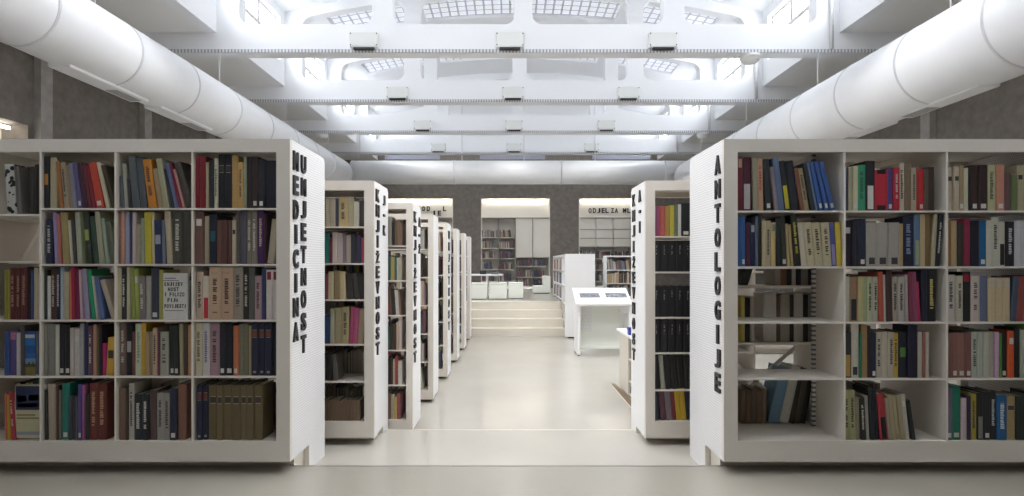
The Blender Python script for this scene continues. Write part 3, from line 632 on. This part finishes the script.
rnd_row(-1.05 - .83, -1.05 - .09, 4.364, ZC2 + .13, .15, .165, .16, -1, ['5a4836', '54432f', '604e3a'], .02, .03, 0)


# ------------------------------------------------------------------ wall niches at the back
DK = ['5c504a', '444c60', '6c484c', '44484c', '8c8478', '7c4450', '48404c', '3c4048', '948870', '6c7078', 'a8a498']
def niche(a, b, y0, label, text, cols, kind):
    t = thing('wall_bookcase', ((a + b) / 2, y0, FR), label, 'bookcase', 'lit bookcases set into the back wall')
    g = .03
    MB().box(a, b, y0 + .36, y0 + ND, FR, NT).build('back_board', NICHEM, t)
    m = MB().box(a, a + g, y0 - .01, y0 + .36, FR, NT).box(b - g, b, y0 - .01, y0 + .36, FR, NT).box(a, b, y0 - .01, y0 + .36, NT - .03, NT); m.build('frame', NICHEM, t)
    hz = PZ(217.5, y0)
    MB().box(a + g, b - g, y0 + .18, y0 + .22, hz, NT - .03).build('header_panel', NICHEM, t)
    MB().box(a + .12, b - .12, y0 + .12, y0 + .17, NT - .075, NT - .045).build('light_strip', STRIP, t)
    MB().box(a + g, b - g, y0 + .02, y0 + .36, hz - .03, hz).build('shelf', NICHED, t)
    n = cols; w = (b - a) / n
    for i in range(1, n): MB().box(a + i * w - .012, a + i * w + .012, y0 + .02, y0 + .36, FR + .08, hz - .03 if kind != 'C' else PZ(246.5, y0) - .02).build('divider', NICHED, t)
    MB().box(a + g, b - g, y0 + .02, y0 + .36, FR, FR + .08).build('base_board', NICHEM, t)
    for i in range(n):
        xa, xb = a + i * w + .03, a + (i + 1) * w - .03
        if kind == 'B' and i < 2: rows_ = (237.3, 248, 258.4, 269.3, 281)
        elif kind == 'B': rows_ = (266, 277, 287.6)
        elif kind == 'C': rows_ = (258.5, 270, 281)
        else: rows_ = (237, 248, 259, 270, 281)
        for k, y in enumerate(rows_):
            z = PZ(y, y0)
            if y < 285: MB().box(xa - .02, xb + .02, y0 + .02, y0 + .36, z - .02, z).build('shelf', NICHEM, t)
            rnd_row(xa, xb, y0 + .03, max(z, FR + .082), .2, .27, .18, -1, DK if kind != 'A' else PAL, .02, .05, .7, random.choice((1, .8, .9)))
        if kind in 'BC' and (kind == 'C' or i > 1):
            z0 = PZ(257.5 if kind == 'B' else 246.5, y0)
            MB().box(xa - .017, xb + .017, y0 + .05, y0 + .08, z0, hz - .03).build('blank_panel', NICHEM, t)
            if kind == 'C':
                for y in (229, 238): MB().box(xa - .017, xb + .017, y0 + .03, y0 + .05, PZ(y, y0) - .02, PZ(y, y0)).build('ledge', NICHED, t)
    if text:
        for ch, px_, py in text:
            mb = MB(); put_glyph(mb, ch, lambda u, v, n: (u, y0 + .18 - n, v), PX(px_, y0 + .18), PZ(py + 5, y0 + .18), .112, .17, .02); mb.build('letter', BLACK, t)
niche(*NICHES[0], YB, 'lit wall bookcase beyond the left row of cases, letters ODJEL on its header', [('O', 421.9, 206.2), ('D', 427, 206.2), ('J', 432, 210.6), ('E', 437.8, 210.6), ('L', 443, 206.2)], 4, 'A')
niche(*NICHES[1], YB, 'lit wall bookcase above the steps, half filled with books and without lettering', None, 4, 'B')
niche(*NICHES[2], YB, 'lit wall bookcase behind the display stand, lettered ODJEL ZA ML', [(c, x, 208) for c, x in zip('ODJELZAMLADE', (588.4, 592.8, 597.2, 601.5, 605.3, 610.8, 614.7, 622.8, 627.2, 631.4, 635.6, 639.8))], 4, 'C')
# lit recess in the left wall
t = thing('wall_bookcase', (XL - .25, sum(LN) / 2, F3), 'lit recess with white boards in the left wall', 'bookcase')
MB().box(XL - .5, XL - .44, LN[0], LN[1], .0, NT).build('back_board', NICHEM, t)
MB().box(XL - .25, XL - .2, LN[0] + .1, LN[1] - .1, NT - .09, NT - .05).build('light_strip', STRIP, t)
for z in (.5, 1.0, 1.5, 2.0, 2.5, 3.0): MB().box(XL - .44, XL - .05, LN[0], LN[1], z, z + .03).build('shelf', NICHEM, t)

# ------------------------------------------------------------------ raised area
D = 13.25
for i, (xa, lab) in enumerate(((470.3, 'pale cube stool at the top of the steps, nearest the white bookcases'), (488.8, 'pale cube stool in the middle of the three at the top of the steps'), (508.4, 'pale cube stool nearest the wall bookcase and stepped seat'))):
    sw = (.40, .43, .36)[i]; X0 = PX(xa, D); t = thing('cube_stool', (X0 + .19, D + .19, FR), lab, 'stool', 'cube stools above the steps')
    yy = D + (.0, .03, .22)[i]
    MB().box(X0, X0 + sw, yy, yy + .385, FR + .012, FR + .355).build('body', GREENW, t, bevel=.02)
    MB().box(X0 - .002, X0 + sw + .002, yy - .002, yy + .387, FR + .358, FR + .395).build('seat', GREENW, t, bevel=.018)
    MB().box(X0 + .03, X0 + sw - .03, yy + .03, yy + .355, FR, FR + .014).build('foot', DARK, t)
t = thing('table', (-.55, 14.6, FR), 'low white table behind the cube stools', 'table')
tz = FR + .575
MB().box(-1.25, PX(503, 14.3), 14.3, 15.0, tz - .04, tz).build('tabletop', CASEWHITE, t, bevel=.01)
for x, y in ((PX(486.8, 14.35), 14.4), (-1.2, 14.4), (PX(486.8, 14.35), 14.9), (-1.2, 14.9)): MB().box(x - .025, x + .025, y - .025, y + .025, FR, tz - .04).build('leg', CASEWHITE, t)
MB().box(-1.2, PX(486, 14.35), 14.42, 14.88, FR + .32, FR + .34).build('lower_shelf', BROWN, t)
for i, (x, w, h, c, lab) in enumerate(((480, .16, .09, DARK, 'dark box on the low white table'), (491, .2, .05, plain('grey_board', (.2, .2, .22)), 'flat grey box lying on the low white table'))):
    X0 = PX(x, 14.5); t = thing('storage_box', (X0, 14.5, tz), lab, 'box'); MB().box(X0, X0 + w, 14.45, 14.65, tz, tz + h).build('body', c, t, bevel=.006); MB().box(X0 - .004, X0 + w + .004, 14.446, 14.654, tz + h * .7, tz + h + .004).build('lid', c, t)
t = thing('stepped_seat', (PX(541, 15.9), 16.1, FR), 'pale stepped seat block in front of the wall bookcase', 'seat')
x0, x1, xm = PX(533, 15.9), PX(550.5, 15.9), PX(543, 15.9); z1, z2_ = PZ(286, 15.9), PZ(276, 15.9)
MB().prism([(x0, FR + .02), (x1, FR + .02), (x1, z2_), (xm, z2_), (xm, z1), (x0, z1)], lambda p, q: (p[0], q, p[1]), 15.9, 16.4).build('body', GREENW, t, bevel=.012)
MB().box(x0 + .03, x1 - .03, 15.94, 16.36, FR, FR + .02).build('foot', DARK, t)
# low case along the edge of the steps, open towards the aisle
t = thing('low_bookcase', (1.43, 12.8, F3), 'low white bookcase beside the steps with its blank end to the aisle', 'bookcase')
xa, xb, ya, yb, zt = 1.17, 1.735, 11.30, 14.9, 1.705
MB().box(xa - .04, xb, ya, ya + .05, F3 + .03, zt).build('end_panel', CASEWHITE, t)
MB().box(xa + .02, xb - .05, ya + .03, ya + .05, F3, F3 + .03).build('plinth', DARK, t)
MB().box(xa, xb, ya + .05, yb, zt - .04, zt).build('top_panel', CASEWHITE, t)
MB().box(xb - .03, xb, ES + .9, yb, FR, zt - .04).build('back_panel', CASEWHITE, t); MB().box(xa, xb, yb - .03, yb, FR, zt - .04).build('end_panel', CASEWHITE, t)
for z in (FR + .06, FR + .39, FR + .70): 
    MB().box(xa, xb - .03, 12.52 if z < .8 else 11.36, yb - .03, z - .02, z).build('shelf', CASEWHITE, t)
    for q in range(3):
        ya_ = (12.54, 13.33, 14.1)[q]; rnd_row(ya_, ya_ + .74, xa + .02, z, .18, .26, .17, -1, ['a89c90', '8c3030', '2c4c84', '98845c', 'a08c78', '5c6474', '24262c', '1c6860'], axis='y')
for y in (12.52, 13.3, 14.07): MB().box(xa + .005, xb - .03, y - .01, y + .01, FR, zt - .04).build('divider', CASEWHITE, t)
t = thing('low_bookcase', (2.75, 13.6, FR), 'low white bookcase filled with books behind the display stand', 'bookcase')
xa, xb, ya, yb, zt = 2.33, 3.3, 13.5, 13.9, 1.70
m = MB().box(xa, xa + .03, ya, yb, FR, zt).box(xb - .03, xb, ya, yb, FR, zt).box(xa + .03, xb - .03, ya, yb, zt - .03, zt); m.build('carcass', CASEWHITE, t)
MB().box(xa + .03, xb - .03, yb - .02, yb, FR, zt - .03).build('back_panel', CASEWHITE, t)
for z in (FR + .06, FR + .38, FR + .70):
    MB().box(xa + .03, xb - .03, ya + .01, yb - .02, z - .02, z).build('shelf', CASEWHITE, t); rnd_row(xa + .04, xb - .04, ya + .03, z, .2, .28, .17, -1, ['a89c90', '98845c', '5c6474', '5c4a44', '8c8474', '34302c'], lean=.5)

# ------------------------------------------------------------------ display stand, low cabinet
t = thing('display_stand', (1.55, 9.4, F3), 'white display stand with a sloping top and two framed windows beside the aisle', 'display stand')
xa, xb = PX(577.5, 9.13), PX(631.5, 9.13); YZ = lambda p, q: (q, p[0], p[1])
side = [(9.13, .02), (9.6, .02), (9.6, 1.02), (9.13, .82)]
for x in (xa, xb - .045): MB().prism(side, YZ, x, x + .045).build('side_panel', CASEWHITE, t)
for x in (xa + .022, xb - .022):
    for y in (9.17, 9.55): MB().tube((x, y, F3), (x, y, .025), .02, 12).build('foot', DARK, t)
MB().box(xa + .045, xb - .045, 9.5, 9.53, .10, .96).build('back_panel', GREENW, t)
MB().box(xa + .045, xb - .045, 9.45, 9.5, .07, .10).build('stretcher', GREENW, t)
MB().box(xa + .06, xa + .28, 9.47, 9.498, .36, .80).build('pegboard', perforated('pegboard_sheet', (.84, .85, .83), (.66, .66, .66), .055, ('X', 'Z'), .14), t)
MB().box(xb - .16, xb - .05, 9.2, 9.4, .70, .80).build('drawer', CASEWHITE, t)
def slope(u, v, n):  # u across, v up the slope, n out of it
    L_ = math.hypot(.58, .235); cy, cz = .58 / L_, .235 / L_
    return (u, 9.04 + v * cy - n * cz, (.822) + v * cz + n * cy)
def sbox(mb, u0, u1, v0, v1, n0, n1):
    mb.prism([(u0, v0), (u1, v0), (u1, v1), (u0, v1)], lambda p, q: slope(p[0], p[1], q), n0, n1); return mb
ta, tb = PX(574.5, 9.04), PX(634, 9.04)
ta, tb = 1.085, 2.0
top = sbox(MB(), ta, tb, 0, .626, 0, .035).build('sloping_top', CASEWHITE, t)
for u0, u1 in ((ta + .09, ta + .42), (ta + .52, ta + .87)):
    sbox(MB(), u0, u1, .22, .40, .035, .04).build('window_panel', VITR, t)
    fr = MB(); sbox(fr, u0 - .012, u1 + .012, .205, .22, .035, .046); sbox(fr, u0 - .012, u1 + .012, .40, .415, .035, .046); sbox(fr, u0 - .012, u0, .22, .40, .035, .046); sbox(fr, u1, u1 + .012, .22, .40, .035, .046)
    fr.build('window_rim', CASEWHITE, t)
t = thing('low_cabinet', (1.6, 6.25, F3), 'low open cream cabinet at the right edge of the aisle', 'cabinet')
xa, xb, ya, yb, zt = 1.336, 1.85, 5.6, 6.77, .72
CRM = plain('cream_laminate', (.70, .66, .58), .45)
MB().box(xa - .03, xb, ya - .02, yb + .03, zt - .03, zt).build('worktop', CASEWHITE, t, bevel=.004)
MB().box(xa, xa + .025, 6.28, yb, .03, zt - .03).build('side_panel', CRM, t)
m = MB().box(xa + .025, xb, yb - .025, yb, .03, zt - .03).box(xa, xb, ya, ya + .025, .03, zt - .03).box(xb - .02, xb, ya + .025, yb - .025, .03, zt - .03); m.build('carcass', CRM, t)
for z in (.05, .2, .44): MB().box(xa + .01, xb - .02, ya + .025, 6.28, z - .02, z).build('shelf', CRM, t)
MB().box(xa + .03, xb - .03, ya + .03, yb - .03, F3, .03).build('plinth', DARK, t)
t = thing('floor_mat', (1.3, 6.2, F3), 'narrow brown strip lying on the floor along the low cabinet', 'mat')
MB().box(1.272, 1.334, 5.5, 7.0, F3, .006).build('strip', BROWN, t); MB().box(1.268, 1.272, 5.5, 7.0, F3, .008).build('edge_trim', METAL, t)
t = thing('storage_box', (1.36, 6.15, zt), 'small blue box on the low cream cabinet', 'box')
X0 = PX(628.2, 6.15); MB().box(X0, X0 + .058, 6.12, 6.2, zt, zt + .075).build('body', BLUE, t, bevel=.006); MB().box(X0 - .003, X0 + .061, 6.117, 6.203, zt + .06, zt + .082).build('lid', BLUE, t)

# books standing with their covers to the front
def face_book(x0, x1, y0, y1, cover, lab, prints, text=None, yaw=0, th=.022):
    D = 3.49; w, h = (x1 - x0) * D / F, (y1 - y0) * D / F; X0, Z0 = PX(x0, D), PZ(y1, D)
    ca, sa = math.cos(yaw), math.sin(yaw); P = lambda u, v, n: (X0 + u * ca + n * sa, D + u * sa - n * ca, Z0 + v)
    def bx(mb, u0, u1, v0, v1, n0, n1, col): return mb.prism([(u0, v0), (u1, v0), (u1, v1), (u0, v1)], lambda p, q: P(p[0], p[1], q), n0, n1, col)
    mb = bx(MB(), 0, w, 0, h, -.003, 0, cover); bx(mb, 0, w, 0, h, -th, -th + .003, cover); bx(mb, 0, .003, 0, h, -th + .003, -.003, cover)
    o = mb.build('book', BOOKM, None, loc=(X0, D, Z0)); o['_o'] = (X0, D, Z0); tag(o, lab, 'book', 'books with their covers to the front')
    bx(MB(), .003, w - .003, .003, h - .003, -th + .003, -.003, (.5, .48, .42)).build('pages', PAGEM, o)
    pm = MB()
    for u0, u1, v0, v1, c in prints: bx(pm, w * u0, w * u1, h * v0, h * v1, 0, .0012, c)
    pm.build('cover_print', BOOKM, o)
    if text:
        tm = MB()
        for ln, u, v, lh, lw in text:
            for i, ch in enumerate(ln): put_glyph(tm, ch, P, w * u + i * w * lw, h * v, w * lw * .78, h * lh, .0014)
        tm.build('lettering', BLACK, o)
face_book(162, 187.5, 273, 319.8, (.66, .65, .62), 'white paperback facing out with large printed title, third shelf of the left front bookcase',
    [(.06, .66, .83, .842, (.05, .05, .05)), (.12, .85, .19, .202, (.05, .05, .05)), (.1, .55, .87, .9, (.3, .3, .3))],
    [('KNJIŽEV', .10, .72, .085, .105), ('NOST', .24, .61, .085, .11), ('I FILOZO', .10, .50, .085, .10), ('FIJA', .22, .38, .085, .11), ('POVIJESTI', .10, .25, .085, .097)])
face_book(22.8, 35.8, 331.5, 375, (.03, .12, .36), 'blue book facing out with a landscape photograph, outermost bay of the left front bookcase',
    [(.0, 1, .0, .18, (.22, .17, .05)), (.0, 1, .18, .26, (.09, .09, .03)), (.1, .22, .2, .42, (.015, .03, .015)), (.45, .55, .22, .30, (.015, .03, .015)), (.75, .85, .22, .31, (.015, .03, .015)), (0, 1, .5, .68, (.02, .09, .28)), (0, 1, .68, .82, (.03, .16, .42)), (.08, .92, .85, .93, (.5, .5, .5)), (0, 1, .26, .38, (.16, .26, .42))])
face_book(14.8, 40.3, 385, 438, (.52, .50, .32), 'cream book facing out with a dark blue picture, bottom shelf of the left front bookcase',
    [(.05, 1, .53, .98, (.02, .03, .09)), (.1, .45, .68, .80, (.22, .26, .34)), (.55, .95, .70, .82, (.26, .30, .38)), (.1, .9, .58, .66, (.05, .08, .18)), (.08, .8, .42, .45, (.25, .22, .1)), (.08, .95, .36, .39, (.25, .22, .1)), (0, 1, .06, .12, (.30, .32, .38))], None, -.0)

# ------------------------------------------------------------------ build books
def cname(h):
    r, g, b = (int(h[i:i + 2], 16) / 255 for i in (0, 2, 4)); H, L_, S_ = colorsys.rgb_to_hls(r, g, b); H *= 360
    if L_ < .12: return 'black'
    if S_ < .10: return 'black' if L_ < .17 else 'charcoal' if L_ < .27 else 'grey' if L_ < .5 else 'off-white'
    d = 'dark ' if L_ < .22 else 'pale ' if L_ > .55 else ''
    if H < 14 or H >= 340: return 'maroon' if L_ < .24 else 'rusty pink' if S_ < .3 else 'red'
    if H < 48:
        if S_ < .30: return 'dark brown' if L_ < .25 else 'brown' if L_ < .42 else 'cream'
        return 'dark brown' if L_ < .25 else 'orange' if S_ > .65 else 'tan' if L_ > .4 else 'brown'
    if H < 70: return 'yellow' if S_ > .5 else 'olive' if L_ < .45 else 'cream'
    if H < 170: return d + 'green' if S_ > .2 else d + 'grey-green'
    if H < 200: return d + 'teal' if S_ > .3 else 'slate'
    if H < 255: return ('navy' if L_ < .25 else 'blue') if S_ > .25 else 'slate'
    if H < 300: return d + 'purple' if S_ > .2 else 'lilac grey'
    return d + 'mauve'
def book_shape(mb, pg, b, org):
    """cover into mb, page block into pg; local frame: x across, y into the shelf, z up; rotated by the lean"""
    w, h, d, a = b['w'], b['h'], b['d'], b['lean']
    ca, sa = math.cos(a), math.sin(a); t = min(.003, w * .12); f = b['facing']; px = -w if a < 0 else 0
    axis = b.get('axis', 'x')
    def fn(p, z):
        x, y = p[0] + px, p[1]
        if f > 0: y = d - y
        X_ = x * ca - z * sa; Z_ = x * sa + z * ca
        if axis == 'y': return (org[1] + y, org[0] + X_, org[2] + Z_)
        if axis == '-y': return (org[1] - y, org[0] + X_, org[2] + Z_)
        return (org[0] + X_, org[1] + y, org[2] + Z_)
    col = book_col(b['col'])
    r = min(.004, w * .2)
    U = [(0, r), (w * .18, 0), (w * .82, 0), (w, r), (w, d), (w - t, d), (w - t, r + .004), (t, r + .004), (t, d), (0, d)]
    mb.prism(U, fn, 0, h, col)
    P = [(t, r + .004), (w - t, r + .004), (w - t, d - .004), (t, d - .004)]
    pc = random.uniform(.30, .5); pg.prism(P, fn, .003, h - .004, (pc, pc * .94, pc * .80))
    return fn
def quad_on(mb, fn, w, u0, u1, z0, z1, col, n=.0009):
    b = len(mb.v)
    for k in (-n, .0006):
        mb.v += [fn((w * u0, k), z0), fn((w * u1, k), z0), fn((w * u1, k), z1), fn((w * u0, k), z1)]
    for q in ((3, 2, 1, 0), (4, 5, 6, 7), (0, 1, 5, 4), (1, 2, 6, 5), (2, 3, 7, 6), (3, 0, 4, 7)): mb.face([b + i for i in q], col)
def contrast(h):
    c = book_col(h); return (.55, .52, .45) if sum(c) / 3 < .22 else (.06, .05, .05)
def deco(o, b, fn):
    k = b['deco']; w, h = b['w'], b['h']
    if not k: return
    key, _, arg = k.partition(':'); ac = book_col(arg) if arg else contrast(b['col'])
    def part(name, quads):
        mb = MB()
        for q in quads: quad_on(mb, fn, w, *q)
        mb.build(name, BOOKM, o)
    wh = (.62, .60, .55)
    def title(z0, z1, u0, u1, c):
        qs = []; z = z0
        while z < z1:
            e = random.uniform(.006, .015)
            if random.random() > .12:
                qs.append((u0, u1 - random.uniform(0, .12), z, min(z1, z + e * .72), c))
            z += e
        return qs
    if key == 'L': part('spine_label', [(.22, .78, h * .05, h * .05 + min(.028, h * .1), wh)])
    elif key == 'LT': part('spine_label', [(.19, .81, h * .72, h * .85, wh)])
    elif key == 'LD': part('spine_label', [(.22, .78, h * .05, h * .2, (.05, .045, .045))])
    elif key in ('T', 'M'):
        wide = key == 'M'; c = ac if arg or not wide else (.05, .03, .02)
        part('title_strip', title(h * (.3 if wide else .25), h * (.78 if wide else .85), .3 if not wide else .33, .7, c))
        if wide: part('spine_label', [(.2, .8, h * .88, h * .885, (.1, .06, .05)), (.3, .7, h * .13, h * .15, (.1, .06, .05))])
    elif key == 'TS': part('title_strip', title(h * .55, h * .85, .42, .58, (.30, .29, .27))); 
    elif key == 'B': part('spine_band', [(.18, .82, h * .45, h * .66, ac)])
    elif key == 'BT': part('spine_band', [(.18, .82, h * .8, h * .96, ac)])
    elif key == 'S': part('spine_band', [(.18, .82, h * .03, h * .5, ac)])
    elif key == 'B2': part('spine_band', [(.18, .82, h * .74, h * .85, (.20, .055, .04)), (.18, .82, h * .86, h * .867, (.45, .4, .3)), (.18, .82, h * .723, h * .73, (.45, .4, .3)), (.3, .7, h * .05, h * .09, (.3, .28, .25))])
    elif key == 'B3': part('spine_band', [(.18, .82, h * .68, h * .78, (.045, .04, .035)), (.18, .82, h * .79, h * .797, (.5, .45, .35)), (.18, .82, h * .66, h * .667, (.5, .45, .35))])
    elif key == 'B4': [part('spine_band', [(.18, .82, a_, b_, (.01, .01, .01))]) for a_, b_ in ((.002, h * .13), (h * .9, h * .998))]
vis = [b for b in BOOKS if b['want'] and b['x'] < PX(1026, b['y'])]
vis.sort(key=lambda b: -b['area'])
KEEP = 318
keep = set(id(b) for b in vis[:KEEP])
cov, pag = MB(), MB()
what = {'L': ' with a pale spine label', 'LT': ' with a pale title label', 'T': '', 'B': ' with a coloured band', 'B2': ' with a red label', 'B3': ' with a dark label'}
for b in BOOKS:
    if b['want'] and b['x'] > PX(1040, b['y']): continue
    org = (b['x'], b['y'], b['z'])
    if id(b) in keep:
        mb, pg = MB(), MB(); fn = book_shape(mb, pg, b, org)
        o = mb.build('book', PATBW if b['deco'] == 'pat' else BOOKM, None, loc=org); o['_o'] = org
        shelf, bay, case = b['place']
        half = 'book'
        if case.endswith('front bookcase'): lab = '%s %s, %s from left, %s, %s, %s' % (cname(b['col']), half, ORD[b['n']], shelf, bay, case)
        else: lab = '%s %s, %s from left on the %s of the %s' % (cname(b['col']), half, ORD[b['n']], shelf, case)
        if b['deco'] == 'pat': lab = 'black and white patterned art book on the top shelf of the left front bookcase'
        tag(o, lab, 'book', 'books on the %s, %s' % (shelf, case))
        pg.build('pages', PAGEM, o); deco(o, b, fn)
    else: book_shape(cov, pag, b, org)

tag(cov.build('books', BOOKM), 'all the further books on the shelves, mostly in the cases along the aisle', 'books', None, 'stuff')
pgo = pag.build('pages', PAGEM); pgo.parent = bpy.data.objects['books']

# ------------------------------------------------------------------ light, sky, camera
W = bpy.data.worlds.new('sky'); S.world = W; W.use_nodes = True
bg = W.node_tree.nodes['Background']; bg.inputs['Color'].default_value = (.86, .92, 1, 1); bg.inputs['Strength'].default_value = 8.5
def area(name, loc, d, sx, sy, watts, col=(1, 1, 1)):
    from mathutils import Vector
    l = bpy.data.lights.new(name, 'AREA'); l.shape = 'RECTANGLE'; l.size = sx; l.size_y = sy; l.energy = watts; l.color = col
    o = bpy.data.objects.new(name, l); COL.objects.link(o); o.location = loc; o.rotation_euler = Vector(d).to_track_quat('-Z', 'Y').to_euler(); return o
for i, (s, x, y, z, w) in enumerate(lights):
    area('window_daylight', (x, y, z + .25), (-s, 0, -.75), w * 1.1, 1.3, WIN_W * (1 if y > 5.5 else .9 if y > 3.3 else 2.0), (.93, .96, 1))  # unseen windows nearest the camera are boosted as front fill
for ya, yb in BAYS[1:2]:
    area('skylight_fill', (XC, (ya + yb) / 2 - .45, zro(XC + 4.4) - .02), (0, 0, -1), 8.0, .9, SKY_W, (.95, .97, 1))  # fill lamp added below one unseen skylight to brighten the aisle
for x, y, z in spots:  # fill spots added under every beam for the aisle, not shed by the fittings
    l = bpy.data.lights.new('beam_fill_spot', 'SPOT'); l.energy = SPOT_W * (.075 if y < 7 else .06 if y < 13 else .028); l.spot_size = math.radians(150); l.spot_blend = .6; l.shadow_soft_size = .012; l.color = (1, .97, .92)
    o = bpy.data.objects.new('beam_fill_spot', l); COL.objects.link(o); o.location = (x, y, z)
cam = bpy.data.cameras.new('camera'); co = bpy.data.objects.new('camera', cam); COL.objects.link(co); S.camera = co
co.location = (0, 0, EYE); co.rotation_euler = (math.radians(90), 0, 0)
cam.sensor_width = 36; cam.lens = 36 * F / 1024; cam.shift_x = (512 - VX) / 1024; cam.shift_y = (VY - 248) / 1024
cam.clip_start = .05; cam.clip_end = 200
for o in bpy.data.objects:
    if '_o' in o.keys(): del o['_o']
vs = S.view_settings; vs.view_transform = 'Standard'; vs.look = 'None'; vs.gamma = 1; vs.exposure = EXPO; vs.use_curve_mapping = False
S.cycles.use_denoising = True; S.cycles.max_bounces = 10; S.cycles.diffuse_bounces = 6; S.cycles.transparent_max_bounces = 12
S.cycles.sample_clamp_indirect = 8
